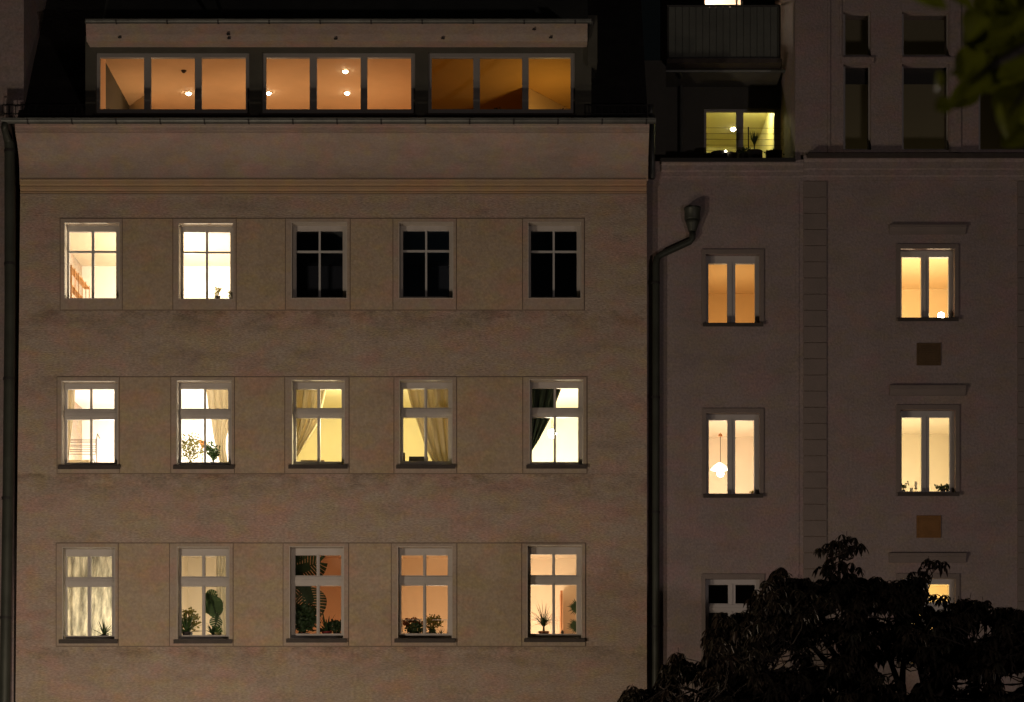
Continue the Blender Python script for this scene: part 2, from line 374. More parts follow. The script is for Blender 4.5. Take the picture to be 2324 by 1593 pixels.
for (a, b, c, d) in ground_holes:
    w = MB(); w.holes(a-.01, b+.01, c-.01, d+.01, [(a+.08, (a+b)/2-.03, c+.08, d-.08), ((a+b)/2+.03, b-.08, c+.08, d-.08)], .2, .27)
    w = w.build('window', M['frame'], B)
    MB().box(a+.02, b-.02, .25, .256, c+.02, d-.02).build('pane', M['dark_room'], w)

# cornice: ochre architrave, tall cove, crown and gutter
co = MB()
zt = Z(441)
co.prism([(.3, zt+.0005), (-.03, zt+.0005), (-.035, Z(436)), (-.02, Z(434)), (-.05, Z(431)), (-.055, Z(425)), (-.04, Z(423)), (-.075, Z(420)), (-.08, Z(413.5)), (-.1, Z(411)), (.3, Z(411))], X(47), X(1467))
co.build('architrave', M['ochre'], B)
MB().box(X(47), X(1467), -.045, -.002, Z(445.5), Z(441.5)).build('string_moulding', M['smooth_plaster'], B)
cv = MB(); prof = [(.3, Z(410.6)), (-.085, Z(410.6,-.085))]
for k in range(0, 13):                    # cavetto
    t = k/12; yy = -.09 - .30*(1-math.cos(t*PI/2)); prof.append((yy, Z(405,yy) + (t**.85)*(Z(304,yy)-Z(405,yy))))
prof += [(-.41, Z(302,-.41)), (-.41, Z(297,-.41)), (-.43, Z(296,-.43)), (-.435, Z(289,-.435)), (-.45, Z(286,-.45)), (-.455, Z(281,-.455)), (.3, Z(281,-.455))]
cv.prism(prof, X(47), X(1470)); cv.build('cornice', M['cornice'], B, bevel=0)
MB().box(X(48), X(1466), -.093, -.058, Z(409.8), Z(406.6)).build('cornice_joint', M['joint'], B)
def gutter(parent, x0, x1, y, z, r, m, step):
    gt = MB(); n = 8
    prof = [(y + r*math.cos(PI+PI*k/n), z + r*math.sin(PI+PI*k/n)) for k in range(n+1)]
    inner = [(y + (r-.006)*math.cos(PI+PI*k/n), z + (r-.006)*math.sin(PI+PI*k/n)) for k in reversed(range(n+1))]
    gt.prism(prof+inner, x0, x1)
    gt.tube([(x0, y-r, z+.004), (x1, y-r, z+.004)], .011, 8)
    o = gt.build('gutter', m, parent, smooth=False)
    x = x0 + step*.6
    while x < x1:
        br = MB()
        pr = [(y + (r+.008)*math.cos(PI+PI*k/n), z + (r+.008)*math.sin(PI+PI*k/n)) for k in range(n+1)]
        br.prism(pr + [(q[0]*.0+ (y + (r+.001)*math.cos(PI+PI*k/n)), z + (r+.001)*math.sin(PI+PI*k/n)) for k, q in reversed(list(enumerate(pr)))], x-.014, x+.014)
        x += step
        br.build('gutter_bracket', M['dark'], o)
gutter(B, X(20), X(1484), -.52, Z(271.5, -.52), .075, M['zinc'], .82)
# steep roof, cut out for the dormer
def roofstrip(x0, x1, z0, z1, name, m, parent, y0=-.2, zb=None, slope=1.5, th=.08):
    zb = zb if zb is not None else Z(281,-.455)
    ya = y0 + (z0-zb)/slope; yb = y0 + (z1-zb)/slope
    r = MB(); r.prism([(ya, z0), (yb, z1), (yb+th, z1-.02), (ya+th, z0-.02)], x0, x1)
    return r.build(name, m, parent)
zr0 = Z(281,-.455)+.001
dl, dr = X(205, .5), X(1340, .5)
roofstrip(X(40), dl, zr0, 21, 'roof', M['roof'], B)
roofstrip(dr, X(1470), zr0, 21, 'roof', M['roof'], B)
ztop = Z(46, .2)
roofstrip(dl, dr, ztop-.1, 21, 'roof', M['uproof'], B)
# dormer
dy = .05
dz0 = Z(262, dy)
dor = MB()
groups = [((217.9,565.6),[(226.8,326.7),(342.4,442),(457.4,557.5)]),((595.3,942.2),[(603.9,702.7),(719,818.3),(833.4,932.8)]),((972,1304.8),[(979.6,1074),(1089.2,1184.9),(1199.8,1295)])]
gh = [(X(a,dy), X(b,dy), Z(257,dy), Z(118.3,dy)) for ((a,b),_) in groups]
dor.holes(dl, dr, dz0-.25, Z(93,dy)+.1, gh, dy, dy+.2)
dor.box(dl, dl+.12, dy+.2, 5.2, dz0-.25, Z(93,dy)+.1); dor.box(dr-.12, dr, dy+.2, 5.2, dz0-.25, Z(93,dy)+.1)
D_ = dor.build('dormer', M['cladding'], B)
fa = MB(); fa.prism([(dy-.001, Z(93.4, -.25)), (-.25, Z(93.4,-.25)), (-.29, Z(78,-.29)), (-.32, Z(52,-.32)), (dy-.001, Z(52,-.32))], X(203), X(1332))
fa.build('dormer_fascia', M['cornice'], D_)
MB().box(X(200), X(1345), -.31, 5.2, Z(51.5,-.31), Z(47,-.31)).build('dormer_roof', M['zinc'], D_)
rr = MB(); rr.box(X(1334), X(1355), -.15, 2.5, Z(152,.05), Z(44,.05)); rr.build('dormer_verge', M['cladding'], D_)
gutter(D_.parent, X(205), X(1340), -.40, Z(46.5,-.40), .055, M['zinc'], .95)
for (px, py) in ((272,84),(520,86),(518,77),(762,87),(1005,86),(1212,66),(1250,84)):
    s = MB(); yy = -.27 - (.03 if py < 80 else 0)
    s.lathe(P(px, py, yy-.012), [(.0,-.02),(.032,-.018),(.034,0),(.0,.006)], 12, caps=False); s.build('soffit_spotlight', M['dark'], D_, smooth=True)
for ((a,b), cols) in groups:
    window(B, (a+1,b-1,119,256.5), cols, [(130.4,247.6)], M['dframe'], fy=dy+.06, sill=False, wy=dy, board=False)
    MB().box(X(a-4,dy), X(b+4,dy), dy-.05, dy+.04, Z(260,dy-.05), Z(257.4,dy-.05)).build('sill', M['sill'], B)
# snow guards beside the dormer
def railing(x0, x1, y, z0, z1, step, parent, name, m, r=.008):
    s = MB(); s.tube([(x0,y,z1),(x1,y,z1)], r*1.3, 6); s.tube([(x0,y,z0),(x1,y,z0)], r*1.3, 6)
    x = x0
    while x <= x1+.001:
        s.tube([(x,y,z0-.03),(x,y,z1)], r, 6); x += step
    return s.build(name, m, parent)
railing(X(8), X(196), -.1, Z(258,-.1), Z(238,-.1), .125, B, 'snow_guard', M['dark'])
railing(X(1336), X(1480), -.1, Z(258,-.1), Z(238,-.1), .125, B, 'snow_guard', M['dark'])
ch = MB(); ch.box(X(195,2.2), X(246,2.2), 2.2, 3, Z(60,2.2), 22); ch.box(X(300,2.2), X(306,2.2), 2.1, 2.2, Z(40,2.2), 22); ch.build('chimney', M['dark'], B)
ld = MB(); ld.tube([P(482,-30,1.35), P(500,20,1.2), P(512,38,1.1)], .035, 6); ld.build('roof_cable', M['dark'], B)
# left downpipe of the beige building
dp = MB()
dp.tube([(X(27), -.52, Z(277,-.52)), (X(25), -.5, Z(290,-.5)), (X(22), -.2, Z(312,-.2)), (X(26), -.12, Z(330)), (X(26), -.12, Z(700)), (X(22), -.12, Z(1100)), (X(14), -.12, Z(1593)), (X(10), -.12, .15)], [.06,.065,.075,.1,.1,.1,.1,.1], 14)
dpo = dp.build('downpipe', M['pipe'], B, smooth=True)
for py in (345, 600, 860, 1130, 1400):
    cl = MB(); xx = X(26 if py < 700 else 26 - (py-700)*.0135)
    cl.tube([(xx, -.12, Z(py)), (xx, -.12, Z(py+6))], .108, 14)
    cl.build('pipe_clamp', M['dark'], dpo)

# ---------------------------------------------------------------- neighbour at the left edge
NB = empty('neighbour_building', (X(-60), .3, 0), 'narrow strip of pale plaster wall at the far left edge beside the downpipe', 'building')
s = MB(); s.box(X(-420), X(54,.1), .1, 6, Z(262,.1), 23); s.box(X(-420), X(29), .06, 6, 0, Z(262,.1)-.001); s.build('wall', M['grey_plaster'], NB)
s = MB(); s.box(X(-420), X(8), -.06, .099, Z(262), Z(255)); s.build('ledge', M['sill'], NB)

# ---------------------------------------------------------------- grey building on the right
G = empty('terraced_building', (X(1900), .25, 0), 'darker grey rendered building on the right with roof terrace and metal balcony above', 'building')
GY = .25
GFY = GY+.16
GW = [((1601,1725,576,734),[(1608,1650.7),(1668.9,1713.3)],[(598.2,732.2)]),
      ((1602,1724.5,937,1122),[(1608.9,1651.2),(1668.8,1711.5)],[(953.5,1119.7)]),
      ((2042.5,2167,564,722),[(2046.7,2090.8),(2108.7,2153)],[(583.7,720.2)]),
      ((2042.5,2169,929,1118),[(2046.8,2091.7),(2109.2,2155.3)],[(947.3,1115)]),
      ((1600,1726,1313,1516),[(1608,1652.8),(1669.3,1713.6)],[(1327,1369.5),(1390,1506)]),
      ((2042.5,2169,1312,1505),[(2047,2092),(2108,2154.6)],[(1326,1366.5),(1388,1496)])]
up = [((1914,1977,26,126.5),[(1918.5,1971.5)],[(29,124)]), ((1914,1977,145,340),[(1918.5,1971.5)],[(148,338)]),
      ((2047,2154,26,126.5),[(2051,2149.5)],[(29,124)]), ((2047,2154,145,340),[(2051,2149.5)],[(148,338)]),
      ((2221,2340,26,126.5),[(2225,2336)],[(29,124)]), ((2221,2340,145,340),[(2225,2336)],[(148,338)])]
gw = MB()
ghs = [(X(o[0],GY), X(o[1],GY), Z(o[3],GY), Z(o[2],GY)) for (o,c,r) in GW]
gw.holes(X(1466,GY), X(2700,GY), 0, Z(366,GY), ghs, GY, GY+.42)
uhs = [(X(o[0],GY), X(o[1],GY), Z(o[3],GY), Z(o[2],GY)) for (o,c,r) in up]
gw.holes(X(1805,GY), X(2700,GY), Z(366,GY), 22, uhs, GY, GY+.42)
gw.box(X(1805,GY), X(1805,GY)+.3, GY+.42, 6, Z(366,GY), 22)
gw.build('wall', M['grey_plaster'], G)
wg = []
for i, (o,c,r) in enumerate(GW):
    window(G, o, c, r, M['bframe'], fy=GFY, wy=GY, sillh=9, lab='unlit window with dark glass half hidden by the tree' if i == 4 else None)
    s = MB(); t = 8.5
    s.holes(X(o[0]-t,GY-.03), X(o[1]+t+1,GY-.03), Z(o[3]-1,GY-.03), Z(o[2]-t-2.5,GY-.03), [(X(o[0]+1,GY), X(o[1]-1,GY), Z(o[3]+9,GY), Z(o[2]+1,GY))], GY-.03, GY-.001)
    s.build('window_surround', M['grey_trim'], G, bevel=.008)
for i, (o,c,r) in enumerate(up):
    window(G, o, c, r, M['bframe'], fy=GY+.14, wy=GY, sill=False, board=False)
for (a,b,c,d) in ((2020,2193.5,511,532),(2021,2193,875,898),(2020,2194,1255,1277)):
    s = MB(); y = GY
    s.prism([(y-.001, Z(d,y)), (y-.03, Z(d,y)), (y-.04, Z(d-6,y)), (y-.06, Z(d-12,y)), (y-.08, Z(d-14,y)), (y-.08, Z(c+1,y)), (y-.001, Z(c-2,y))], X(a,y-.1), X(b,y-.1))
    s.build('window_hood', M['grey_trim'], G)
for k, (a,b,c,d) in enumerate(((2080.3,2135,779,829.5),(2080,2135,1170,1220.5))):
    s = MB(); s.holes(X(a,GY), X(b,GY), Z(d,GY), Z(c,GY), [(X(a,GY)+.025, X(b,GY)-.025, Z(d,GY)+.025, Z(c,GY)-.025)], GY-.02, GY-.001)
    s.box(X(a,GY)+.025, X(b,GY)-.025, GY-.012, GY-.001, Z(d,GY)+.025, Z(c,GY)-.025)
    zz = Z(d,GY)+.05
    while zz < Z(c,GY)-.05:
        s.box(X(a,GY)+.03, X(b,GY)-.03, GY-.018, GY-.0125, zz, zz+.022); zz += .042
    o = s.build('wall_vent', M['vent'] if k else M['vent_dark'], G)
# quoined pilasters
for (a, b) in ((1823, 1876), (2309, 2362)):
    s = MB(); z = 0; q = 36.9*U
    zj = Z(448.2, GY)
    z = zj - int(zj/q)*q
    MB().box(X(a,GY)+.012, X(b,GY)-.012, GY-.006, GY-.001, .1, Z(408,GY)).build('quoin_joint', M['joint'], G)
    while z < Z(408,GY)-.02:
        s.box(X(a,GY), X(b,GY), GY-.028, GY-.0062, z+.009, min(z+q-.004, Z(408,GY))); z += q
    s.build('pilaster', M['grey_trim'], G, bevel=.005)
s = MB(); s.box(X(1805,GY), X(1813,GY), GY-.012, GY-.001, .1, Z(408,GY)); s.build('corner_strip', M['grey_plaster'], G)
# cornices of the grey building
s = MB(); y = GY
s.prism([(y-.001,Z(411,y)),(y-.03,Z(411,y)),(y-.035,Z(404,y)),(y-.05,Z(402,y)),(y-.05,Z(392,y)),(y-.07,Z(389,y)),(y-.07,Z(378,y)),(y-.1,Z(374,y)),(y-.1,Z(366,y)),(y-.001,Z(366,y))], X(1501,y), X(1822,y))
s.prism([(y-.001,Z(411,y)),(y-.04,Z(411,y)),(y-.045,Z(403,y)),(y-.065,Z(400,y)),(y-.065,Z(388,y)),(y-.09,Z(385,y)),(y-.09,Z(371,y)),(y-.13,Z(366,y)),(y-.13,Z(357,y)),(y-.001,Z(357,y))], X(1822.2,y), X(2700,y))
s.build('cornice', M['grey_plaster'], G)
MB().box(X(1829,y), X(2700,y), y-.2, y-.001, Z(356,y-.2), Z(347,y-.2)).build('cornice_cover', M['sill'], G)
MB().box(X(1498,y), X(1803,y), y-.15, y+.5, Z(365.5,y-.15), Z(358,y-.15)).build('parapet_coping', M['dark'], G)
s = MB()
for (a,b) in ((1909,1982),(2045,2192),(2219,2330)):
    s.box(X(a,y), X(b,y), y-.05, y-.001, Z(143,y-.05), Z(129.5,y-.05))
s.build('storey_ledge', M['grey_plaster'], G)
s = MB(); s.box(X(1878,y), X(1884,y), y-.02, y-.001, Z(347,y), 22); s.box(X(1905,y), X(1910,y), y-.02, y-.001, Z(128,y), 22); s.box(X(2156,y), X(2180,y), y-.03, y-.001, Z(346,y), 22); s.build('wall_strip', M['grey_plaster'], G)
for (a,b) in ((1918.5,1971.5),(2051,2149.5),(2225,2336)):
    MB().box(X(a,y)-.03, X(b,y)+.03, GY+.26, GY+.27, Z(191,GY+.26), Z(140,GY+.26)).build('roller_blind', M['dark_room'], G)
# terrace and penthouse
TY = 2.3
pent_hole = (X(1598,TY), X(1786,TY), Z(372,TY), Z(246,TY))
s = MB(); s.holes(X(1500,TY), X(1806,TY), Z(390,TY)-.2, Z(163,TY), [pent_hole], TY, TY+.25)
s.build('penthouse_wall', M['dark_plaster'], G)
TF = MB(); TF.box(X(1480), X(1803), GY+.42, TY+5, Z(366,GY)-.6, Z(366,GY)-.35); TF.build('terrace_floor', M['pave'], G)
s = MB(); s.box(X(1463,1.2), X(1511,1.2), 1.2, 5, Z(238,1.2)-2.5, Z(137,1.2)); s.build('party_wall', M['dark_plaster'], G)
w = MB(); hs = [(X(1603,TY+.05), X(1671,TY+.05), Z(365,TY+.05), Z(253,TY+.05)), (X(1687,TY+.05), X(1757,TY+.05), Z(365,TY+.05), Z(254,TY+.05))]
w.holes(pent_hole[0]-.01, pent_hole[1]+.01, pent_hole[2]-.3, pent_hole[3]+.01, hs, TY+.05, TY+.12)
w = w.build('terrace_door', M['bframe'], G)
p = MB(); a = (X(1600,TY), X(1760,TY), Z(368,TY), Z(250,TY)); p.face([(a[0],TY+.09,a[2]),(a[1],TY+.09,a[2]),(a[1],TY+.09,a[3]),(a[0],TY+.09,a[3])]); p.build('pane', M['glass'], w)
for py in (290,303,316,329,342):
    sa = MB(); sa.tube([P(1600,py,TY-.35), P(1790,py+1,TY-.35)], .0035, 6); sa.build('guard_wire', M['wire'], w)
MB().pbox(1789, 1803, 235, 358, TY-.6, TY-.55).build('terrace_screen', M['bframe'], G)
# balcony above
BY = 1.0
s = MB(); s.box(X(1513,BY), X(1775,BY), BY, TY+.2, Z(142,BY), Z(133,BY)); s.build('balcony_slab', M['sill'], G)
s = MB(); x = X(1518,BY); st = 15.4*U*(D+BY)/D
while x < X(1766,BY):
    s.box(x+.006, min(x+st-.006, X(1768,BY)), BY+.01, BY+.022, Z(131,BY), Z(15,BY)); x += st
s.box(X(1518,BY), X(1768,BY), BY+.0225, BY+.03, Z(131,BY), Z(15,BY))
rb = s.build('balcony_railing', M['uproof'], G)
s = MB(); s.tube([P(1516,13,BY), P(1769,13,BY)], .022, 8); s.tube([P(1516,131.5,BY), P(1769,131.5,BY)], .016, 8)
for px in (1516, 1600, 1684, 1769): s.tube([P(px,133,BY+.035), P(px,13,BY+.035)], .018, 8)
s.tube([P(1769,13,BY), P(1769,13,TY)], .02, 8); s.tube([P(1516,13,BY), P(1516,13,TY)], .02, 8)
s.build('handrail', M['dark'], rb)
s = MB(); s.box(X(1505,BY+.4), X(1775,BY+.4), BY+.4, TY+.3, Z(160,BY+.4), Z(143,BY+.4)); s.build('balcony_fascia', M['dark_plaster'], G)
s = MB(); s.tube([P(1508,161,BY+.33), P(1782,161,BY+.33)], .035, 8); s.tube([P(1541,162,BY+.35), P(1545,170,BY+.5), P(1546,185,TY-.1), P(1546,345,TY-.1)], .03, 8); s.build('gutter', M['zinc'], G)
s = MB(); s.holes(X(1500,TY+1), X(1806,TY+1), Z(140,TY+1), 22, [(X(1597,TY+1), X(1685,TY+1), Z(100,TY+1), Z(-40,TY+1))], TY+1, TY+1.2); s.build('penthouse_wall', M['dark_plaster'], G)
s = MB(); s.holes(X(1597,TY+1)-.01, X(1685,TY+1)+.01, Z(100,TY+1)-.01, Z(-40,TY+1)+.01, [(X(1600,TY+1.05), X(1670,TY+1.05), Z(90,TY+1), Z(-30,TY+1)),(X(1674,TY+1.05), X(1681,TY+1.05), Z(90,TY+1), Z(-30,TY+1))], TY+1.05, TY+1.1); s.build('balcony_door', M['white'], G)
s = MB(); s.tube([P(1477,238,.4), P(1477,262,.4)], .05, 10); s.tube([P(1480,262,.3), P(1480,405,.2)], .055, 10); s.build('vent_pipe', M['zinc'], G, smooth=True)
# rain hopper and downpipe
s = MB(); y = GY-.12
c = P(1571.5, 470, y)
s.lathe(P(1571.5, 500, y), [(.145,0),(.15,.02),(.15,.19),(.158,.195),(.158,.24),(.135,.245),(.05,.27)], 16)
s.lathe(P(1571.5, 525, y), [(.075,0),(.08,.02),(.12,.14),(.145,.205)], 16)
s.tube([P(1571.5,526,y), P(1571.5,540,y), P(1566,548,y), P(1500,578,y), P(1491,586,y-.01), P(1489,600,y-.02), P(1488,1593,y-.02), (X(1488,y), y-.02, .15)], [.062,.062,.062,.062,.066,.07,.072,.072], 14)
dg = s.build('downpipe', M['pipe'], G, smooth=True)
for py in (640, 900, 1160, 1420):
    s = MB(); s.tube([P(1488,py,y-.02), P(1488,py+5,y-.02)], .082, 14); s.build('pipe_clamp', M['dark'], dg)

# ---------------------------------------------------------------- rooms behind the windows
def room(parent, x0, x1, z0, z1, y0, y1, col, name='room', ceil=None, floor=(.25,.16,.09), back=None):
    s = MB()
    s.face([(x0,y1,z0),(x1,y1,z0),(x1,y1,z1),(x0,y1,z1)])
    s.face([(x0,y0,z0),(x0,y1,z0),(x0,y1,z1),(x0,y0,z1)])
    s.face([(x1,y0,z0),(x1,y0,z1),(x1,y1,z1),(x1,y1,z0)])
    s.cur = 1; s.face([(x0,y0,z1),(x0,y1,z1),(x1,y1,z1),(x1,y0,z1)])
    s.cur = 2; s.face([(x0,y0,z0),(x1,y0,z0),(x1,y1,z0),(x0,y1,z0)])
    ms = [mat(name+'_paint', col, .9, var=.06, vscale=.8), mat(name+'_ceiling_paint', ceil or col, .9, var=.05, vscale=.8), mat(name+'_floor', floor, .6, var=.2, vscale=2)]
    return s.build(name, ms, parent)
def front_room(row, pxa, pxb, col, lcol, power, depth=4.2, ly=2.3, lz=1.0, lpx=None, **k):
    R = ROWS[row]; o = R[0][0]
    zf = Z(R[2][0][3]) - .85; zc = Z(R[2][0][2]) + .3
    room(B, X(pxa), X(pxb), zf, zc, .40, depth, col, **k)
    if power: point('room_light', (X(lpx if lpx else (pxa+pxb)/2), ly, zf+lz), power, lcol, .12)
warm = (1,.80,.52)
front_room(0, 60, 580, (.84,.81,.76), (1,.87,.66), 470, name='white_room', ceil=(.58,.50,.38), lz=.9, lpx=370)
front_room(0, 590, 1400, (.12,.13,.14), (.7,.85,1), 1.1, name='dark_room')  # bluish colour and faint added light stand in for reflections in the panes
front_room(1, 60, 335, (.85,.82,.78), (1,.88,.70), 250, name='white_room')
front_room(1, 345, 590, (.88,.86,.82), (1,.90,.74), 300, name='white_room')
front_room(1, 600, 1100, (.82,.76,.50), (1,.86,.52), 200, name='yellow_room', lpx=803, ly=1.1, lz=1.75)
front_room(1, 1110, 1440, (.85,.82,.66), (1,.90,.66), 260, name='pale_yellow_room')
front_room(2, 60, 335, (.82,.79,.72), (1,.92,.76), 215, name='cream_room', lz=1.0, lpx=240, ly=1.6)
front_room(2, 345, 590, (.74,.66,.52), (1,.86,.66), 72, name='beige_room')
front_room(2, 600, 845, (.72,.52,.36), (1,.60,.32), 26, name='orange_room')
front_room(2, 855, 1110, (.80,.64,.46), (1,.72,.46), 50, name='amber_room')
front_room(2, 1120, 1440, (.84,.72,.58), (1,.82,.56), 135, name='peach_room', lpx=1195)
def g_room(i, pxa, pxb, col, lcol, power, ly=2.6, lz=1.0, depth=4.4, lpx=None, **k):
    o = GW[i][0]; zf = Z(o[3],GY) - .85; zc = Z(o[2],GY) + .3
    room(G, X(pxa), X(pxb), zf, zc, GY+.40, depth, col, **k)
    if power: point('room_light', (X(lpx if lpx else (pxa+pxb)/2), ly, zf+lz), power, lcol, .12)
g_room(0, 1520, 1860, (.78,.58,.32), (1,.68,.34), 50, name='amber_room')
g_room(1, 1520, 1860, (.82,.72,.60), (1,.81,.56), 112, name='cream_room')
g_room(2, 1900, 2290, (.80,.64,.40), (1,.74,.42), 62, name='amber_room')
g_room(3, 1900, 2290, (.82,.74,.58), (1,.83,.54), 125, name='cream_room')
g_room(4, 1520, 1860, (.05,.05,.05), warm, 0, name='dark_room')
g_room(5, 1900, 2290, (.80,.68,.44), (1,.80,.45), 190, name='cream_room')
zf = Z(340,GY)-.1
room(G, X(1880,1), X(2500,1), zf, 22, GY+.4, 4.5, (.30,.27,.17), name='dim_room')
point('room_light', (X(1990), 2.6, zf+.6), 2.8, (1,.82,.5), .15)
point('room_light', (X(2250), 2.6, zf+.6), 2.6, (1,.82,.5), .15)
point('room_light', (X(1660), 2.6, Z(1516,GY)+.1), .9, (1,.9,.6), .12)  # faint light added so the unlit window's panes are not black
# dormer rooms
dzf = Z(262,dy)-.9; dzc = 16.25
def attic(x0, x1, n0, n1, col, ceil, name):   # wide room under the roof, narrower neck inside the dormer
    yn, yb, ya = dy+.205, 5.1, 1.12
    s = MB()
    s.face([(x0,yb,dzf),(x1,yb,dzf),(x1,yb,dzc),(x0,yb,dzc)]); s.face([(x0,ya,dzf),(x0,yb,dzf),(x0,yb,dzc),(x0,ya,dzc)]); s.face([(x1,ya,dzf),(x1,ya,dzc),(x1,yb,dzc),(x1,yb,dzf)])
    s.face([(n0,yn,dzf),(n0,ya,dzf),(n0,ya,dzc),(n0,yn,dzc)]); s.face([(n1,yn,dzf),(n1,yn,dzc),(n1,ya,dzc),(n1,ya,dzf)])
    if n0 > x0: s.face([(x0,ya,dzf),(x0,ya,dzc),(n0,ya,dzc),(n0,ya,dzf)])
    if n1 < x1: s.face([(n1,ya,dzf),(n1,ya,dzc),(x1,ya,dzc),(x1,ya,dzf)])
    s.cur = 1; s.face([(x0,ya,dzc),(x0,yb,dzc),(x1,yb,dzc),(x1,ya,dzc)]); s.face([(n0,yn,dzc),(n0,ya,dzc),(n1,ya,dzc),(n1,yn,dzc)])
    s.cur = 2; s.face([(x0,ya,dzf),(x1,ya,dzf),(x1,yb,dzf),(x0,yb,dzf)]); s.face([(n0,yn,dzf),(n1,yn,dzf),(n1,ya,dzf),(n0,ya,dzf)])
    s.build(name, [mat(name+'_paint', col, .9, var=.06, vscale=.8), mat(name+'_ceiling_paint', ceil, .9, var=.12, vscale=.7), mat(name+'_floor', (.25,.16,.09), .6)], B)
attic(X(80), X(955,dy), X(214,dy), X(955,dy), (.75,.52,.32), (.72,.50,.30), 'orange_room')
attic(X(962,dy), X(1400), X(962,dy), X(1330,dy), (.72,.46,.16), (.70,.44,.14), 'ochre_room')
orange = (1,.62,.32)
point('room_light', (X(285), 2.7, dzf+1.0), 34, orange, .15)
point('room_light', (X(560), 2.8, dzf+.9), 38, orange, .15)
point('room_light', (X(800), 2.8, dzf+.9), 36, orange, .15)
point('room_light', (X(1258), 2.1, dzf+1.0), 26, (1,.58,.17), .08)
# slanting partitions inside the two attic rooms
for pts_, m_ in ((((284,247),(336,210.5)), 'partition_cream'), (((1192,196),(1222,211),(1291,247)), 'partition_ochre')):
    s = MB(); q_ = [onz(px, py, dzc-.003) for px, py in pts_]
    for a_, b_ in zip(q_, q_[1:]):
        lo = Vector((0,0,-(dzc-.003-dzf)+.004)); off = Vector((0,.05,0))
        s.face([a_, b_, b_+lo, a_+lo]); s.face([a_+off, a_+off+lo, b_+off+lo, b_+off])
    s.build('partition', mat(m_, (.82,.66,.42), .9, var=.05), B)
# penthouse room
room(G, X(1560,TY), X(1805,GY)-.02, Z(390,TY)-.15, Z(225,TY)+.35, TY+.24, TY+4, (.74,.70,.38), name='yellow_room', ceil=(.72,.68,.36))
point('room_light', (4.95, TY+1.3, Z(225,TY)+.22), 42, (1,.88,.40), .1)
room(G, X(1550,TY+1), X(1720,TY+1), Z(120,TY+1), Z(-60,TY+1), TY+1.19, TY+4.5, (.85,.75,.65), name='bright_room')
point('room_light', (X(1620), TY+2.6, Z(60,TY+2)), 90, (1,.84,.62), .1)

# ---------------------------------------------------------------- ceiling lamps and other lit lamps
def downlight(px, py, z, lit, lab, group='round spotlights set in the ceilings', r=.042):
    p = onz(px, py, z-.006)
    t = empty('ceiling_light', p, lab, 'ceiling light', group)
    s = MB(); s.lathe(p+Vector((0,0,-.012)), [(r*1.0,0),(r*1.25,.0),(r*1.3,.014),(r,.014)], 20, caps=False); s.build('trim_ring', M['potdark'] if not lit else M['white'], t)
    s = MB(); s.lathe(p+Vector((0,0,-.02)), [(.001,-.03),(r*.6,-.02),(r*.98,0),(r*.98,.012)], 20, caps=False); s.build('bulb', M['bulbw'] if lit else M['wooddark'], t, smooth=True)
downlight(417,160.5,dzc,False,'unlit dark recessed spotlight in the orange ceiling of the left dormer window')
downlight(428,210.5,dzc,True,'lit round spotlight in the middle pane of the left dormer window', r=.05)
downlight(609.5,210,dzc,True,'lit round spotlight at the left edge of the middle dormer window', r=.05)
downlight(784,160.5,dzc,True,'upper of two lit spotlights in the middle dormer window', r=.05)
downlight(788,210,dzc,True,'lower of two lit spotlights in the middle dormer window', r=.05)
downlight(1664,292,Z(225,TY)+.345,True,'lit round spotlight behind the left pane of the terrace door', r=.055)
# pendant lamp in the lower window of the grey building
yy = 2.0
t = empty('pendant_lamp', P(1635,975,yy), 'glowing cone pendant lamp on a cord behind a sash of the grey building', 'lamp')
s = MB(); s.tube([P(1635,982,yy), P(1635,1050,yy)], .006, 6); s.build('cord', M['wooddark'], t)
s = MB(); s.lathe(P(1635,990,yy), [(.045,0),(.04,.03),(.01,.06)], 12); s.build('canopy', M['peach'], t)
s = MB(); s.lathe(P(1633,1065,yy), [(.175,-.01),(.18,0),(.11,.075),(.03,.13)], 24, caps=False); s.build('lamp_shade', M['shade'], t, smooth=True)
s = MB(); s.lathe(P(1635,1074,yy), [(.0,-.075),(.05,-.055),(.07,-.01),(.05,.04),(.0,.06)], 16, caps=False); s.build('bulb', M['bulbw'], t, smooth=True)
# bright lamp low behind the upper right window of the grey building
c = P(2136, 716, 1.0)
t = empty('table_lamp', c, 'brilliant small lamp at the foot of the upper right window of the grey building', 'lamp')
s = MB(); s.lathe(c, [(.0,-.06),(.05,-.04),(.065,.0),(.045,.05),(.0,.065)], 16, caps=False); s.build('bulb', M['bulbw'], t, smooth=True)
s = MB(); s.lathe(c+Vector((0,0,-.3)), [(.08,0),(.08,.02),(.015,.04),(.015,.25)], 12); s.build('lamp_base', M['dark'], t)
point('lamp_glow', c+Vector((.0,.12,.05)), 130, (1,.82,.5), .05)
# bright lamp behind the last window of the middle row
c = P(1253, 984, 2.2)
t = empty('globe_lamp', c, 'dazzling globe lamp behind the window with the dark green curtain', 'lamp')
s = MB(); s.lathe(c, [(.0,-.09),(.06,-.07),(.09,.0),(.06,.07),(.0,.09)], 18, caps=False); s.build('bulb', M['bulbw'], t, smooth=True)
s = MB(); s.tube([c+Vector((0,0,.085)), (c.x, c.y, Z(864)+.3)], .006, 6); s.build('cord', M['dark'], t)

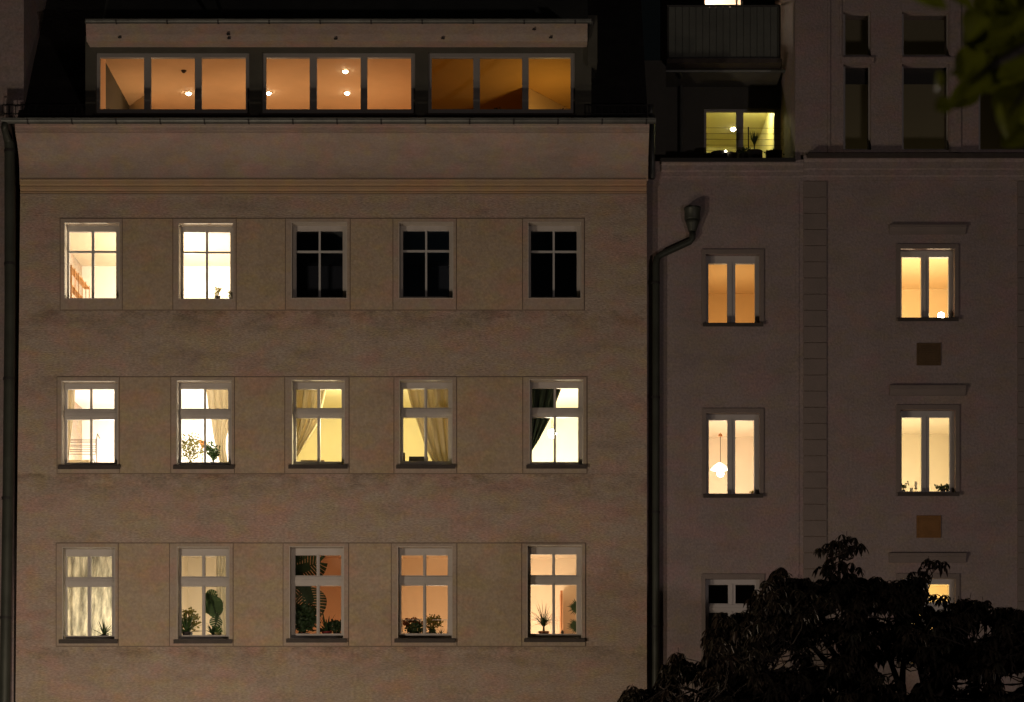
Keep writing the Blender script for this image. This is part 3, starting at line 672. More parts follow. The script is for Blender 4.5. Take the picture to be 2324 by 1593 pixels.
# ---------------------------------------------------------------- curtains
def curtain(name, rows, y, m, lab, folds=5, amp=.03, n=40, hem=None):
    s = MB(); rr = []
    for i in range(len(rows)-1):          # smooth the hand-measured edges
        a, b = rows[i], rows[i+1]
        for k in range(6): rr.append(tuple(a[j] + (b[j]-a[j])*k/6 for j in range(3)))
    rr.append(rows[-1])
    base = len(s.v)
    for (py, xl, xr) in rr:
        for k in range(n+1):
            t = k/n; yy = y + amp*math.sin(t*folds*2*PI + .6*math.sin(py*.01)) + amp*.4*math.sin(t*folds*4.7*PI+py*.013)
            s.v.append(P(xl+(xr-xl)*t, py, yy))
    for i in range(len(rr)-1):
        for k in range(n):
            a = base+i*(n+1)+k; s.f.append((a, a+1, a+n+2, a+n+1)); s.m.append(0)
    s.v[base:] = s.v[base:]
    o = s.build(name, m, None, base=P(rows[0][1], rows[0][0], y), smooth=True)
    md = o.modifiers.new('thickness', 'SOLIDIFY'); md.thickness = .003
    return tag(o, lab, 'curtain')
c5 = lambda v: 113.5 + v/5.12
c6 = lambda v: 624.1 + v/5.12
c7 = lambda v: 1134.8 + v/6.38
curtain('curtain', [(860,128,171),(883,130,170.5),(928,131,168.5),(952,131,166),(1000,131,160),(1052,133,154.5)], .5, M['creamcloth'], 'narrow cream curtain at the left side of the white window with the drying rack', 2, .02)
curtain('curtain', [(860,464,530),(883,c5(1812),527),(928,c5(1845),527),(951,c5(1873),526),(995,c5(1905),c5(2045)),(1020,c5(1935),c5(2042)),(1052,c5(1975),c5(2068))], .5, M['creamcloth'], 'gathered cream curtain hanging at the right of the bright window full of leaves', 3, .03)
curtain('curtain', [(858,655,745),(883,655,c6(597)),(926,655,c6(545)),(948,655,c6(522)),(965,655,c6(487)),(1005,655,c6(358)),(1040,655,c6(250)),(1052,655,668)], .5, M['ochrecloth'], 'ochre curtain swept to the left in the first yellow window', 4, .035)
curtain('curtain', [(858,915,1030),(882,c6(1535),1028),(925,c6(1585),1028),(947,c6(1630),1028),(985,c6(1700),1028),(1008,c6(1735),1028),(1028,c6(1780),1028),(1050,c6(1840),1028)], .5, M['ochrecloth'], 'ochre curtain swept to the right in the second yellow window', 4, .035)
curtain('curtain', [(856,1198,1276),(881,1198,c7(890)),(912,1198,c7(812)),(926,1198,c7(795)),(947,1198,c7(735)),(987,1198,c7(600)),(1006,1198,c7(535)),(1020,1198,c7(470)),(1030,1198,c7(440))], .5, M['greencloth'], 'dark green curtain swept to the left beside the dazzling lamp', 4, .03)
curtain('curtain', [(1238,140,262),(1300,140,262),(1380,140,262),(1450,140,262)], .66, M['lace'], 'full width patterned lace curtain in the leftmost bottom row window', 5, .012, n=70)
curtain('curtain', [(1238,c5(1935),528),(1308,c5(1932),528),(1380,c5(1940),528),(1446,c5(1965),528)], .72, M['sheer'], 'sheer pale curtain at the right of the window with the big green leaf', 4, .02)

# ---------------------------------------------------------------- house plants
def blade(s, p, az, L, w, rise, droop, n=6):
    d = Vector((math.cos(az), math.sin(az)*.55, 0)); side = Vector((-d.y, d.x, 0)); 
    if side.length < .01: side = Vector((0,1,0))
    side = (side + Vector((random.uniform(-.6,.6), 0, .3))).normalized()
    pts = []
    for i in range(n+1):
        t = i/n
        pts.append(p + d*(L*t*math.cos(rise)) + Vector((0,0,L*(math.sin(rise)*t - droop*t*t))))
    for i in range(n):
        w0 = w*math.sin(PI*(.12+.88*(1-i/n)))**.6 if i else w*.6
        w0 = w*(1-(i/n)**1.6); w1 = w*(1-((i+1)/n)**1.6)
        s.face([pts[i]-side*w0/2, pts[i]+side*w0/2, pts[i+1]+side*w1/2, pts[i+1]-side*w1/2])
def leafshape(s, p, d, nrm, L, w):
    d = d.normalized(); side = d.cross(nrm)
    if side.length < .01: side = d.orthogonal()
    side.normalize(); dn = side.cross(d)*.12*L
    a = [p, p+d*L*.3+side*w*.42, p+d*L*.6+side*w*.45+dn*.5, p+d*L+dn, p+d*L*.6-side*w*.45+dn*.5, p+d*L*.3-side*w*.42]
    s.face(a[:4]); s.face([a[0], a[3], a[4], a[5]])
def pot(t, base, r, h, m):
    s = MB(); s.lathe(base, [(r*.75,0),(r,h*.85),(r*1.08,h*.86),(r*1.08,h),(r*.92,h),(r*.9,h*.9)], 20, caps=True)
    s.build('pot', m, t, smooth=False)
def boardz(row, ci, y=.42):
    o = ROWS[row][ci][0]; return Z(o[3]) + .03
def plant(kind, px, zb, lab, h=.3, spread=.2, m='leafdark', r=.06, ph=.1, pm='potdark', y=.42, n=12, seed=1, name='potted_plant', lw=.03):
    random.seed(seed)
    base = Vector((X(px, y), y, zb))
    t = empty(name, base, lab, 'plant')
    pot(t, base, r, ph, M[pm])
    top = base + Vector((0,0,ph*.9))
    s = MB()
    if kind == 'spiky':
        for i in range(n):
            blade(s, top, 2*PI*i/n+random.uniform(-.2,.2), h*random.uniform(.7,1.05), lw, random.uniform(.3,1.4), random.uniform(0,.35))
    elif kind == 'fountain':
        s.tube([top, top+Vector((0,0,h*.16))], [.026,.016], 8)
        tp = top+Vector((0,0,h*.14))
        for i in range(n):
            blade(s, tp, random.uniform(0,2*PI), h*random.uniform(.6,1.25), lw, random.uniform(.75,1.45), random.uniform(.25,.95), 9)
    elif kind == 'broom':
        s.tube([top, top+Vector((0,0,h*.45))], [.012,.01], 8)
        for i in range(n):
            blade(s, top+Vector((0,0,h*.4)), random.uniform(0,2*PI), h*random.uniform(.35,.62), lw, random.uniform(1.05,1.5), random.uniform(-.1,.05), 6)
    elif kind == 'leafy':
        for i in range(n):
            az = random.uniform(0,2*PI); q = Vector((math.cos(az)*spread*random.uniform(.1,1), math.sin(az)*.09, h*random.uniform(.35,1)))
            mid = top + q*.5 + Vector((0,0,h*.1))
            s.tube([top, mid, top+q], .0035, 5)
            for k in range(5):
                pp = top + q*random.uniform(.45,1.0)
                d = Vector((random.uniform(-1,1), random.uniform(-.5,.5), random.uniform(-.6,.8)))
                leafshape(s, pp, d, Vector((random.uniform(-.4,.4),-1,.3)), lw*random.uniform(1.4,2.6), lw*random.uniform(.8,1.3))
    elif kind == 'bushy':
        for i in range(n):
            while True:
                q = Vector([random.uniform(-1,1) for _ in range(3)])
                if .2 < q.length < 1: break
            k_ = 1 + .25*noise.noise(q*2.3+Vector((seed,0,0)))
            q = Vector((q.x*spread*k_, q.y*.1, h*.55 + q.z*h*.5*k_))
            leafshape(s, top+q, Vector((random.uniform(-1,1), random.uniform(-.5,.5), random.uniform(-.7,.7))), Vector((random.uniform(-.4,.4),-1,.3)), lw*2, lw*1.2)
        for i in range(8):
            a = random.uniform(0,2*PI); s.tube([top, top+Vector((math.cos(a)*spread*.6, math.sin(a)*.06, h*.7))], .004, 5)
    s.build('foliage', M[m], t)
    return t
def monstera(px, py, y, sz, ang, s, slots=6, fill=.72):
    """swiss cheese leaf seen from the front: midrib along ang, lobes each side"""
    c = P(px, py, y); d = Vector((math.cos(ang), .12, math.sin(ang))); side = Vector((-math.sin(ang), .1, math.cos(ang)))
    for sg in (-1, 1):
        for k in range(slots):
            t0 = k/slots; t1 = t0 + fill/slots
            def wd(t): return sz*.52*math.sin(PI*min(1,(t*.86+.12)))**.7
            def mr(t): return c + d*sz*(t-.4)
            out = .28
            s.face([mr(t0), mr(t1), mr(t1)+side*sg*wd(t1)*.55+d*sz*out*.35, mr(t0)+side*sg*wd(t0)*.55+d*sz*out*.35])
            s.face([mr(t0)+side*sg*wd(t0)*.55+d*sz*out*.35, mr(t1)+side*sg*wd(t1)*.55+d*sz*out*.35, mr(t1-.02)+side*sg*wd(t1)+d*sz*out*.8, mr(t0+.03)+side*sg*wd(t0)+d*sz*out*.6])
    s.face([c+d*sz*-.42-side*sz*.06, c+d*sz*.6, c+d*sz*-.42+side*sz*.06])
    s.face([c+d*sz*-.42-side*sz*.2, c+d*sz*.25-side*sz*.12, c+d*sz*.25+side*sz*.12, c+d*sz*-.42+side*sz*.2])
# row 1, second window
plant('leafy', 494, boardz(0,1), 'small leafy plant in the lower right corner of the bright top row window', h=.19, spread=.13, m='leafolive', r=.05, ph=.13, n=7, seed=3, lw=.028, y=.38)
plant('leafy', 524, boardz(0,1), 'sparse sprig at the far right edge of the bright top row window', h=.11, spread=.05, m='leafolive', r=.035, ph=.12, n=4, seed=5, lw=.02, y=.38)
# middle row
plant('bushy', 432, boardz(1,1), 'airy olive green plant filling the lower left of the window with the gathered curtain', h=.54, spread=.28, m='leafolive', r=.07, ph=.1, n=330, seed=11, lw=.024)
plant('leafy', 484, boardz(1,1), 'dark green leafy plant in front of the gathered cream curtain', h=.44, spread=.17, m='leafgreen', r=.07, ph=.1, n=24, seed=12, lw=.035, y=.40)
# bottom row
plant('spiky', 236, boardz(2,0), 'low dark aloe at the foot of the lace curtain', h=.38, m='leafdark', r=.08, ph=.10, n=24, seed=21, lw=.045, y=.45)
plant('spiky', 424, boardz(2,1), 'spider plant with arching striped leaves at the left of the bottom row window', h=.60, m='leafgreen', r=.085, ph=.15, n=60, seed=22, lw=.036, y=.42)
plant('bushy', 430, boardz(2,1), 'olive bushy plant rising behind the spider plant', h=.46, spread=.2, m='leafolive', r=.06, ph=.16, n=150, seed=23, lw=.034, y=.58)
base = Vector((X(482,.45), .45, boardz(2,1)))
t = empty('monstera_plant', base, 'tall plant with one broad dark green leaf on a curved stem in the bottom row', 'plant')
pot(t, base, .1, .1, M['potdark'])
s = MB(); monstera(478, 1364, .45, .38, -1.1, s, 7, .97); monstera(486, 1372, .47, .32, -1.5, s, 6, .97); monstera(491, 1405, .44, .24, -1.75, s, 6, .85); monstera(474, 1352, .49, .22, .3, s, 6, .9); monstera(489, 1430, .43, .18, -.4, s, 5, .85); s.build('leaf', M['leafgreen'], t)
s = MB(); s.tube([base+Vector((0,0,.09)), P(491,1410,.45), P(487,1385,.45), P(480,1362,.45)], .012, 7)
for k in range(26): blade(s, base+Vector((.02,0,.1)), random.uniform(0,2*PI), random.uniform(.15,.36), .04, random.uniform(.5,1.4), .2)
s.build('stem', M['leafdark'], t)
# orange room: jungle of plants
base = Vector((X(690,.48), .48, boardz(2,2)))
t = empty('monstera_plant', base, 'large dark slotted leaf plant filling the left sashes of the orange window', 'plant')
pot(t, base, .1, .12, M['potred'])
s = MB(); monstera(686, 1290, .48, .62, .35, s, 12, .8); monstera(672, 1262, .50, .40, 1.2, s, 8, .8); monstera(676, 1325, .5, .34, -1.9, s, 7, .8); monstera(700, 1352, .47, .58, -1.2, s, 11, .8); s.build('leaf', M['leafdark'], t)
s = MB(); s.tube([base+Vector((0,0,.1)), P(693,1400,.48), P(687,1350,.48), P(684,1300,.48)], .014, 7); s.build('stem', M['leafdark'], t)
plant('bushy', 688, boardz(2,2), 'dense dark bush below the slotted leaves in the orange window', h=.54, spread=.3, m='leafdark', r=.09, ph=.12, n=520, seed=31, lw=.04, y=.40)
plant('spiky', 742, boardz(2,2), 'upright dark spiky plant with sword leaves right of centre in the orange window', h=.50, m='leafdark', r=.09, ph=.14, n=40, seed=32, lw=.06, y=.42, pm='potred')
plant('bushy', 766, boardz(2,2), 'low dark plant at the right edge of the orange window', h=.24, spread=.16, m='leafdark', r=.07, ph=.12, n=180, seed=33, lw=.035, y=.40)
# amber window
plant('bushy', 935, boardz(2,3), 'rounded reddish plant on the left of the amber window', h=.2, spread=.2, m='leafred', r=.06, ph=.24, n=300, seed=41, lw=.022, y=.62)
plant('bushy', 982, boardz(2,3), 'rounded olive green plant behind the middle bar of the amber window', h=.3, spread=.2, m='leafolive', r=.06, ph=.2, n=300, seed=42, lw=.022, y=.60)
plant('bushy', 942, boardz(2,3), 'dark round plant under the small white rack in the amber window', h=.26, spread=.16, m='leafdark', r=.06, ph=.06, n=220, seed=43, lw=.028, y=.42)
plant('spiky', 1000, boardz(2,3), 'tangle of dark thin leaves at the right foot of the amber window', h=.24, m='leafdark', r=.05, ph=.08, n=16, seed=44, lw=.02, y=.40, pm='potwhite')
plant('bushy', 978, boardz(2,3), 'small dark plant just right of the middle bar of the amber window', h=.13, spread=.09, m='leafdark', r=.05, ph=.08, n=60, seed=45, lw=.025, y=.40)
bz = boardz(2,3)
t = empty('plant_rack', (X(960,.5), .5, bz), 'small pale rack of thin rods on the sill of the amber window', 'rack')
s = MB(); zt_ = Z(1406,.5)
s.box(X(905,.5), X(957,.5), .49, .505, zt_-.012, zt_); s.box(X(981,.5), X(1018,.5), .49, .505, zt_-.012, zt_); s.build('top_rail', M['white'], t)
for px in (913, 955, 1016): MB().box(X(px-1,.5), X(px+1,.5), .489, .506, bz, zt_-.012).build('post', M['white'], t)
# peach window
plant('fountain', 1234, boardz(2,4), 'ponytail palm with thin arching leaves on the sill of the peach window', h=.66, m='leafdark', r=.10, ph=.14, n=110, seed=51, lw=.016, y=.40, pm='pot')
plant('spiky', 1276, boardz(2,4), 'tiny succulent on two stalks beside the ponytail palm', h=.09, m='leafdark', r=.03, ph=.14, n=12, seed=52, lw=.02, y=.40)
base = Vector((X(1318,.5), .5, boardz(2,4)))
t = empty('fan_palm', base, 'fan palm reaching in from the right edge of the peach window', 'plant')
pot(t, base, .07, .1, M['potdark'])
s = MB(); random.seed(8)
for (px, py) in ((1312,1378),(1312,1420)):
    c = P(px, py, .5)
    for k in range(17):
        a = PI*.62 + k/16*PI*.95
        d = Vector((math.cos(a), random.uniform(-.1,.1), math.sin(a)*.8)); sd = Vector((-math.sin(a), 0, math.cos(a)))*.011
        L = random.uniform(.16,.24); s.face([c-sd, c+d*L*.6-sd, c+d*L, c+d*L*.6+sd, c+sd])
    s.tube([base+Vector((0,0,.1)), c+Vector((.05,0,-.05)), c], .004, 5)
s.build('foliage', M['leafdark'], t)
s = MB(); s.box(X(1273,3.2), X(1277,3.2), 3.2, 4.15, Z(1452,2.2)-.6, Z(1340,3.2)); s.box(X(1271.5,3.17), X(1273,3.17), 3.17, 3.199, Z(1452,2.2)-.6, Z(1340,3.2))
o = s.build('room_door', M['doorpeach'], None, base=(X(1276,2.2), 2.2, Z(1449)-.85)); tag(o, 'open peach door edge deep inside the last bottom row window', 'door')
# white room objects
def shelfx(y): return X(158, y)
t = empty('bookshelf', (X(150,1.4), 1.4, Z(678)-.85), 'orange brown wooden shelf against the left wall of the bright top row window', 'shelf')
xs_ = X(157.5,.7)
s = MB(); s.box(xs_-.16, X(163,.9), .9, .93, Z(678)-.85, Z(601,.9)); s.build('side_panel', M['wood'], t)
s = MB(); x_ = X(163,.9)+.001
for k in range(5):
    y_ = 1.15+k*.33; s.box(x_, x_+.012, y_, y_+.02, Z(678)-.85, Z(601,.9)); 
s.build('upright', M['wood'], t)
s = MB()
for zz in (Z(601,.9)-.02, Z(645,.9), Z(672,.9)): s.box(x_-.12, x_-.001, .94, 2.6, zz-.014, zz)
s.build('shelf', M['wood'], t)
# drying rack
y_ = .75
t = empty('drying_rack', P(216,1052,y_), 'folding clothes drying rack with thin rods behind the white window', 'drying rack')
for py in (997.5, 1000.5, 1004, 1010, 1014, 1020, 1024, 1030.5):
    s = MB(); s.tube([P(157,py,y_), P(217.5,py+.8,y_)], .0055, 6); s.build('rod', M['wire'], t)
s = MB(); s.tube([P(219.5,1062,y_), P(219,996,y_), P(221,985,y_)], .008, 6); s.tube([P(217,1030,y_), P(217.5,996,y_)], .006, 6); s.tube([P(221,984,y_),P(226.5,995,y_)], .009, 6); s.tube([P(208,1042,y_),P(213,1044,y_),P(216,1052,y_)], .008, 6); s.build('post', M['wire'], t)
s = MB(); s.box(X(148,.9), X(203,.9), .9, 1.2, Z(1057)-.85, Z(1043,.9)); o = s.build('cupboard', M['creamcloth'], None, base=(X(175,.9), 1, Z(1057)-.85), bevel=.01); tag(o, 'low beige cupboard top behind the drying rack', 'cupboard')
# peach paper fan
s = MB(); c = P(462,1012,1.0); c2 = [P(450,998,1.0), P(461,999.5,1.0), P(470,1005,1.0), P(464,1015,1.0), P(458,1018,1.0)]
s.face(c2); s.face([v+Vector((0,.03,0)) for v in reversed(c2)]); 
for k in range(5): s.face([c2[k], c2[k]+Vector((0,.03,0)), c2[(k+1)%5]+Vector((0,.03,0)), c2[(k+1)%5]])
s.tube([P(460,1012,1.0), (P(460,1012,1.0).x, 1.01, Z(1057)-.85)], .008, 6)
o = s.build('floor_lamp', M['peach'], None, base=(X(460,1), 1, Z(1057)-.85)); tag(o, 'peach paper lamp shade among the leaves of the bright middle row window', 'lamp')
# dark boxes on the yellow windows' sills
bz = boardz(1,2)
for (a, b, c, m_, lab, ty) in ((682.5, 736, 1044, 'wooddark', 'flat dark case lying on the sill of the first yellow window', 2), (928, 971, 1035.5, 'potdark', 'dark radio box on the sill of the second yellow window', 3)):
    s = MB(); s.box(X(a,.4), X(b,.4), .4, .56, boardz(1,ty), Z(c,.4)); o = s.build('box', M[m_], None, base=(X((a+b)/2,.4), .48, boardz(1,ty)), bevel=.008); tag(o, lab, 'box')
s = MB(); s.box(X(908,.4), X(919,.4), .4, .5, boardz(1,3), Z(1027,.4)); o = s.build('speaker', M['potdark'], None, base=(X(914,.4), .45, boardz(1,3)), bevel=.008); tag(o, 'small upright dark box in the left corner of the second yellow window', 'box')
# candles and plants in the grey building
gz = Z(1118,GY)+.03
t = empty('candle_holder', (X(2078.5,.62), .62, gz), 'candle on a dark stem holder in the cream window of the grey building', 'candle')
s = MB(); s.lathe((X(2078.5,.62), .62, gz), [(.035,0),(.035,.008),(.006,.015),(.006,.09),(.03,.1),(.03,.108)], 14); s.build('stem', M['potdark'], t)
s = MB(); s.lathe((X(2078.5,.62), .62, gz+.108), [(.024,0),(.024,.13),(.003,.132)], 14); s.build('candle', M['candle'], t)
s = MB(); s.lathe((X(2068.5,.62), .62, gz), [(.028,0),(.03,.12),(.026,.12),(.024,.01)], 14); o = s.build('glass_cup', M['candle'], None, base=(X(2068.5,.62), .62, gz)); tag(o, 'short pale cup beside the candle holder', 'cup')
plant('leafy', 2050, gz, 'dark leafy twig at the left of the window with the candle', h=.2, spread=.1, m='leafdark', r=.04, ph=.08, n=7, seed=61, lw=.025, y=.62)
plant('bushy', 2140, gz, 'low dark plant spreading at the right of the window with the candle', h=.08, spread=.16, m='leafdark', r=.05, ph=.09, n=60, seed=62, lw=.03, y=.6)
plant('leafy', 2152, gz, 'small dark sprig in the right corner of the window with the candle', h=.14, spread=.05, m='leafdark', r=.04, ph=.09, n=5, seed=65, lw=.02, y=.6)
plant('bushy', 1708, Z(1122,GY)+.03, 'tiny olive plant at the right foot of the window with the pendant lamp', h=.04, spread=.05, m='leafolive', r=.03, ph=.06, n=30, seed=63, lw=.012, y=.62)
# dormer sill plants
dsz = Z(256.5,dy)+.01
for (px, h_, sd, lab, n_) in ((238,.03,71,'low dark plant in the left corner of the left dormer window',40),(1128,.05,72,'little dark plant in the middle pane of the right dormer window',40),(1272,.04,73,'tiny dark sprouts in the last pane of the dormer',30)):
    plant('bushy', px, dsz, lab, h=h_, spread=.07 if px != 238 else .12, m='leafdark', r=.05, ph=.13, n=n_, seed=sd, lw=.02, y=dy+.3)
# terrace plants
tz = Z(366,GY)-.35
def terr(kind, px, ptop, lab, h, spread, r, ph, n, seed, lw=.03, y=1.6, m='leafdark'):
    plant(kind, px, tz, lab, h=h, spread=spread, m=m, r=r, ph=ph, n=n, seed=seed, lw=lw, y=y)
def pz(py, y=1.6): return Z(py, y) - tz
terr('leafy', 1606, 340, 'dark potted plant with one long leaf at the left of the terrace door', pz(338)-pz(352), .06, .09, pz(350), 5, 81)
terr('bushy', 1633, 345, 'wide rounded dark plant pot before the left terrace pane', .06, .1, .16, pz(347), 60, 82)
terr('bushy', 1658, 345, 'second rounded dark pot next to the glowing candle', .03, .08, .12, pz(349), 40, 83)
terr('leafy', 1690, 320, 'tangled dark plant between the two terrace panes', pz(325)-pz(352), .14, .1, pz(350), 14, 84)
terr('broom', 1712, 290, 'wispy brown broom shaped plant silhouetted in the right terrace pane', .55, .1, .15, pz(344), 60, 85, lw=.026)
terr('bushy', 1756, 340, 'dark bushy plant at the right end of the terrace', .12, .16, .15, pz(345), 120, 86)
s = MB(); s.tube([P(1698.5,345,1.55), P(1698.5,288,1.55)], .012, 6); s.tube([P(1698.5,345,1.55), (P(1698.5,345,1.55).x,1.55,tz)], .012, 6); o = s.build('plant_stake', M['dark'], None, base=(X(1698.5,1.55),1.55,tz)); tag(o, 'thin upright stake beside the broom shaped terrace plant', 'stake')
c = P(1647, 343.5, 1.45)
t = empty('tea_light', (c.x, c.y, tz), 'tiny glowing candle light standing among the terrace pots', 'candle')
s = MB(); s.lathe((c.x,c.y,tz), [(.02,0),(.02,c.z-tz-.03),(.03,c.z-tz-.02)], 10); s.build('stand', M['dark'], t)
s = MB(); s.lathe(c, [(.0,-.02),(.022,-.01),(.025,.01),(.0,.03)], 12, caps=False); s.build('flame', M['bulb'], t, smooth=True)

# ---------------------------------------------------------------- chestnut tree
def leaflet(s, p, d, L, w, droop):
    side = d.cross(Vector((0,0,1)))
    if side.length < .01: side = Vector((1,0,0))
    side.normalize()
    side = (side + Vector((0,0,random.uniform(-.35,.35)))).normalized()
    a = p + d*L*.3; b = p + d*L*.66 + Vector((0,0,-droop*L*.25)); c = p + d*L*.93 + Vector((0,0,-droop*L*.75))
    s.face([p, a+side*w*.28, b+side*w*.5, c, b-side*w*.5, a-side*w*.28])
def palm_leaf(s, p, axis, sz, n=None):
    n = n or random.choice((5,6,7,7))
    axis = axis.normalized(); u = axis.orthogonal().normalized(); v = axis.cross(u)
    a0 = random.uniform(0, 2*PI)
    for k in range(n):
        a = a0 + k/n*2*PI*.88
        dd = (u*math.cos(a) + v*math.sin(a))
        cup = random.uniform(-.75,-.1)
        dd = (dd + axis*cup).normalized()
        leaflet(s, p, dd, sz*random.uniform(.75,1.1), sz*.34, random.uniform(.3,1.1))
random.seed(19)
TYc = -9.0
env = [(1360,1620),(1400,1568),(1425,1553),(1450,1562),(1490,1560),(1520,1492),(1548,1482),(1575,1505),(1600,1500),(1618,1430),(1640,1385),(1690,1375),(1725,1345),(1745,1300),(1765,1286),(1790,1300),(1820,1292),(1850,1312),(1880,1308),(1900,1296),(1925,1302),(1955,1312),(1980,1302),(2020,1306),(2060,1300),(2085,1285),(2110,1286),(2140,1315),(2170,1345),(2210,1352),(2250,1362),(2285,1370),(2330,1380),(2400,1395),(2500,1420),(2620,1520),(2680,1620)]
def envy(px):
    for a, b in zip(env, env[1:]):
        if a[0] <= px <= b[0]: return a[1] + (b[1]-a[1])*(px-a[0])/(b[0]-a[0])
    return 1700
tc = Vector((X(2080, TYc), TYc, .12))
T = empty('chestnut_tree', tc, 'dark horse chestnut tree with drooping palmate leaves in front of the grey building', 'tree')
leaves = MB(); wood = MB()
trunk_top = Vector((tc.x+.1, tc.y, 3.0))
wood.tube([tc, tc+Vector((.03,.02,1)), tc+Vector((.08,0,2)), trunk_top], [.28,.22,.2,.17], 12)
limbs = []
def curve(a, b, lift=.3, n=7):
    pts = []
    off = Vector((random.uniform(-.3,.3), random.uniform(-.3,.3), 0))
    for i in range(n+1):
        t = i/n; pts.append(a.lerp(b, t) + off*math.sin(PI*t) + Vector((0,0,lift*math.sin(PI*t)*-(1-t))))
    return pts
tips = []
holes_px = [(2136,1345,34,34),(2034+0,1515,30,22),(1720,1500,0,0),(1775,1488,24,18),(1560,1550,22,14),(2010,1405,26,16),(1880,1540,0,0),(2300,1545,20,22),(1895,1390,20,12),(2075,1535,22,10),(2235,1420,26,16),(1585,1590,14,8),(2190,1560,16,12),(1860,1500,12,8)]
tries = 0
while len(tips) < 3300 and tries < 90000:
    tries += 1
    px = random.uniform(1415, 2640); dy_ = random.gauss(0, 1.15)
    if abs(dy_) > 2.6: continue
    y = TYc + dy_
    top = envy(px) + 26 + abs(dy_)*16
    py = top + random.random()**1.35 * (1950 - top)
    if py > 1900: continue
    skip = False
    for (hx, hy, hw, hh) in holes_px:
        if hw and abs(px-hx) < hw+16 and abs(py-hy) < hh+12 and random.random() < .93: skip = True
    if skip: continue
    if noise.noise(Vector((px*.012, py*.014, dy_*.3))) < -.42: continue
    tips.append((px, py, y))
# extra leaf clusters exactly along the ragged top outline
for i in range(170):
    px = random.uniform(1414, 2560); q_ = envy(px)+random.uniform(14,40)
    if not (2096 < px < 2172 and q_ > 1296): tips.append((px, q_, TYc+random.uniform(-.7,.9)))
for (px, py) in ((1868,1252),(1884,1243),(1905,1238),(1922,1226),(1938,1240),(1928,1250),(1905,1250),(1894,1284),(1918,1292),(1878,1300),(1900,1305),(1935,1306),(1540,1490),(1432,1566),(1446,1574),(1430,1580),(1765,1297),(2090,1300),(2108,1283),(2128,1288),(2050,1335),(2062,1350),(2078,1340),(2088,1360),(2055,1375),(2075,1380),(2095,1385),(2045,1400),(2060,1412),(2080,1405),(2100,1410),(2120,1402),(2140,1405),(2160,1412),(2050,1440),(2070,1450),(2090,1445),(2110,1455),(2130,1445),(2150,1450),(2170,1440),(2060,1480),(2085,1485),(2105,1480),(2130,1490),(2150,1485)):
    tips.append((px, py, TYc+random.uniform(-.3,.3)))
mains = []
for k in range(26):
    px = 1430 + k*46; py = envy(px) + random.uniform(60,140); y = TYc + random.uniform(-1.2,1.2)
    c = curve(trunk_top + Vector((0,0,random.uniform(-.5,.4))), P(px, py, y), .9, 9)
    wood.tube(c, [.085*(1-i/9)+.014 for i in range(10)], 7); mains.append(c)
pool = [p for c in mains for p in c[3:]]
wood.tube([P(1912,1400,TYc), P(1907,1320,TYc), P(1905,1275,TYc), P(1903,1256,TYc)], [.02,.014,.01,.008], 6); pool.append(P(1903,1262,TYc)); pool.append(P(1904,1268,TYc))
for (px, py, y) in tips:
    p = P(px, py, y)
    nb = min(pool, key=lambda q: (q-p).length + (0 if q.z < p.z+.06 else .8))
    if py < 1750:
        cc = curve(nb, p, .15, 4); wood.tube(cc, [.013,.011,.009,.007,.005], 4, caps=False)
    n = random.choice((3,4,5,5,6))
    for k in range(n):
        a = 2*PI*k/n + random.uniform(-.5,.5); el = random.uniform(-.15,.75)
        d = Vector((math.cos(a)*math.cos(el), math.sin(a)*math.cos(el), math.sin(el)))
        L = random.uniform(.06,.17); q = p + d*L
        wood.tube([p, q], .0028, 3, caps=False)
        palm_leaf(leaves, q, (d*.6+Vector((0,0,1))), random.uniform(.09,.175))
    if random.random() < .25:
        q = p + Vector((0,0,.05)); wood.tube([p, q+Vector((random.uniform(-.03,.03),0,.08))], .004, 4)
wood.build('trunk', M['bark'], T, smooth=True)
leaves.build('crown', M['leaf'], T)

# ---------------------------------------------------------------- foreground tree, near the camera, out of focus
random.seed(5)
dn = 5.0 - D
def N_(px, py, dd=0): return P(px, py, dn+dd)
base = Vector((2.7, -31.6, .12))
F = empty('foreground_tree', base, 'out of focus leafy branch of a near tree hanging in at the top right corner', 'tree')
s = MB(); s.tube([base, base+Vector((.05,0,1.5)), base+Vector((-.05,.05,3.4)), base+Vector((0,.1,6))], [.16,.13,.11,.05], 12)
s.tube([base+Vector((-.02,.02,3.0)), N_(2520,60,.6), N_(2360,90,.1), N_(2262,140), N_(2200,190)], [.045,.03,.018,.01,.004], 8)
s.tube([N_(2520,60,.6), N_(2360,-60,.1), N_(2250,-70), N_(2150,-50)], [.03,.015,.01,.004], 8)
s.tube([N_(2360,90,.1), N_(2330,200), N_(2290,260)], [.012,.007,.003], 6)
s.build('trunk', M['bark'], F, smooth=True)
s = MB()
def nleaf(px, py, ang, Lpx, wpx, tilt, dd=0):
    k = U*5/D; d = Vector((math.cos(ang), .15, math.sin(ang))).normalized(); nrm = Vector((tilt, -1, .5)).normalized()
    side = d.cross(nrm).normalized(); L, w = Lpx*k*.85, wpx*k*1.35; p = N_(px, py, dd); n_ = 8
    up = side.cross(d)
    for i in range(n_):
        t0, t1 = i/n_, (i+1)/n_
        f = lambda t: w*.5*math.sin(PI*t**.8)**.8
        g_ = lambda t: up*(-.18*L*t*t)
        for sg in (-1, 1):
            a = p+d*L*t0+g_(t0); b = p+d*L*t1+g_(t1)
            s.face([a, b, b+side*sg*f(t1)+up*f(t1)*.35, a+side*sg*f(t0)+up*f(t0)*.35])
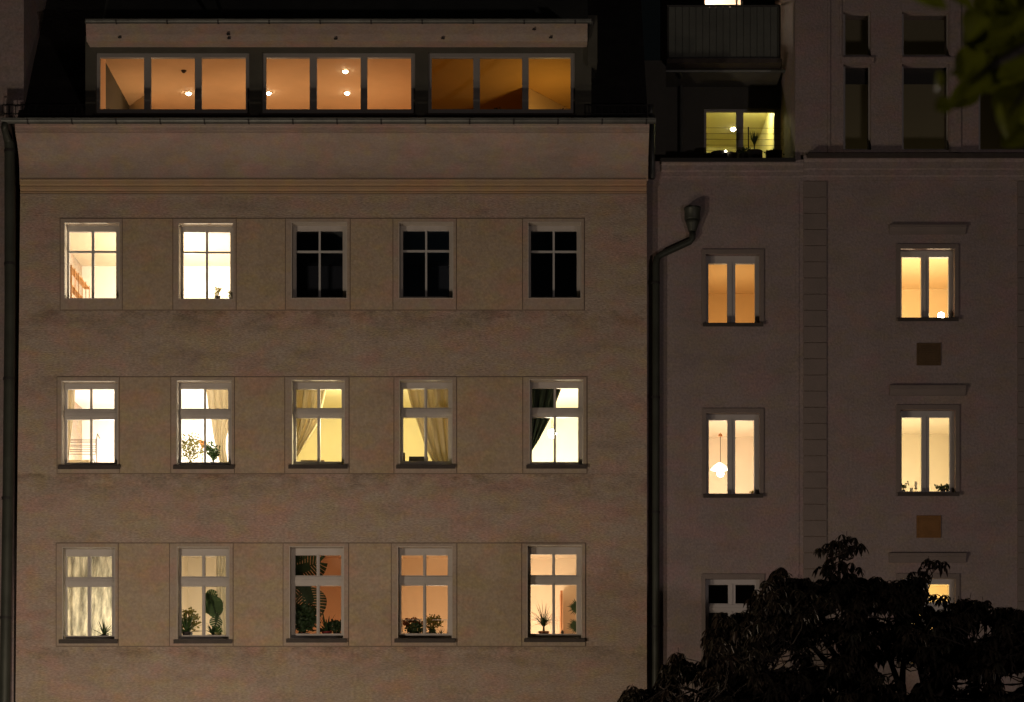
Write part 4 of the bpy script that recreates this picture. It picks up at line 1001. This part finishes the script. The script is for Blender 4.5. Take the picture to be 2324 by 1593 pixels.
for args in ((2058,-14,-.12,125,62,.6),(2130,158,-1.5,60,26,.8),(2122,248,.45,66,32,.8),(2150,-12,-.3,90,44,.6),(2230,-30,-.5,150,75,.2),(2240,60,-2.6,90,60,.3),(2230,110,-2.3,120,70,-.3),(2260,120,-1.9,130,74,.4),(2300,70,-2.9,140,80,0),(2330,120,-2.5,140,80,.5),(2250,170,-2.6,120,46,.7),(2290,190,-1.7,120,66,.2),(2330,230,-2.2,110,70,-.3),(2310,20,-2.8,120,80,.4),(2340,0,-2.4,150,90,.1),(2270,230,-1.2,110,64,.3),(2200,190,-1.9,80,34,.9),(2190,170,2.9,50,26,.9),(2330,290,-2.6,90,60,.5),(2350,150,-3.0,120,80,.2),(2240,20,-2.2,100,64,-.4)):
    nleaf(*args, dd=0 if args[0] < 2170 and args[0] != 2060 else random.uniform(.5,1.0))
for i in range(26):
    nleaf(random.uniform(2215,2420), random.uniform(-90,240), random.uniform(-3.0,-.6), random.uniform(90,150), random.uniform(50,84), random.uniform(-.6,.8), dd=random.uniform(.9,1.7))
s.build('crown', M['nearleaf'], F, smooth=True)

# ---------------------------------------------------------------- light: night sky, unseen street lamps, added leaf light
point('street_and_leaf_light', (-8.5, -12.2, 1.4), 1930, (1,.785,.60), .25)
point('street_and_leaf_light', (-3.0, -11.0, 1.0), 640, (1,.74,.54), .25)
point('street_and_leaf_light', (15.0, -30, 2.5), 2300, (1,.80,.75), .3)
point('street_and_leaf_light', (.965, -33.14, 3.775), .26, (1,.92,.6), .02)  # added small light for the near leaves, not a street lamp
wd = bpy.data.worlds.new('World'); bpy.context.scene.world = wd; wd.use_nodes = True
nt = wd.node_tree; bg = nt.nodes['Background']; sk = nt.nodes.new('ShaderNodeTexSky'); sk.sky_type = 'NISHITA'; sk.sun_disc = False
sk.sun_elevation = math.radians(1.0); sk.sun_rotation = math.radians(150)
nt.links.new(sk.outputs[0], bg.inputs[0]); bg.inputs[1].default_value = .002
# ---------------------------------------------------------------- camera
cd = bpy.data.cameras.new('camera'); cam = bpy.data.objects.new('camera', cd); C.objects.link(cam)
cam.location = (0, -D, ZC); cam.rotation_euler = (PI/2, 0, 0)
cd.sensor_width = 36; cd.sensor_fit = 'HORIZONTAL'; cd.lens = 36*D/(W0*U)
cd.shift_y = (ZB + H0/2*U - ZC)/(W0*U)
cd.clip_end = 2000; cd.clip_start = .1
cd.dof.use_dof = True; cd.dof.focus_distance = D; cd.dof.aperture_fstop = 3.2
sc = bpy.context.scene; sc.camera = cam
sc.view_settings.view_transform = 'Standard'; sc.view_settings.look = 'None'; sc.view_settings.exposure = 0; sc.view_settings.gamma = 1
sc.cycles.use_denoising = True
sc.cycles.max_bounces = 6; sc.cycles.diffuse_bounces = 4; sc.cycles.transparent_max_bounces = 12
sc.cycles.sample_clamp_indirect = 6
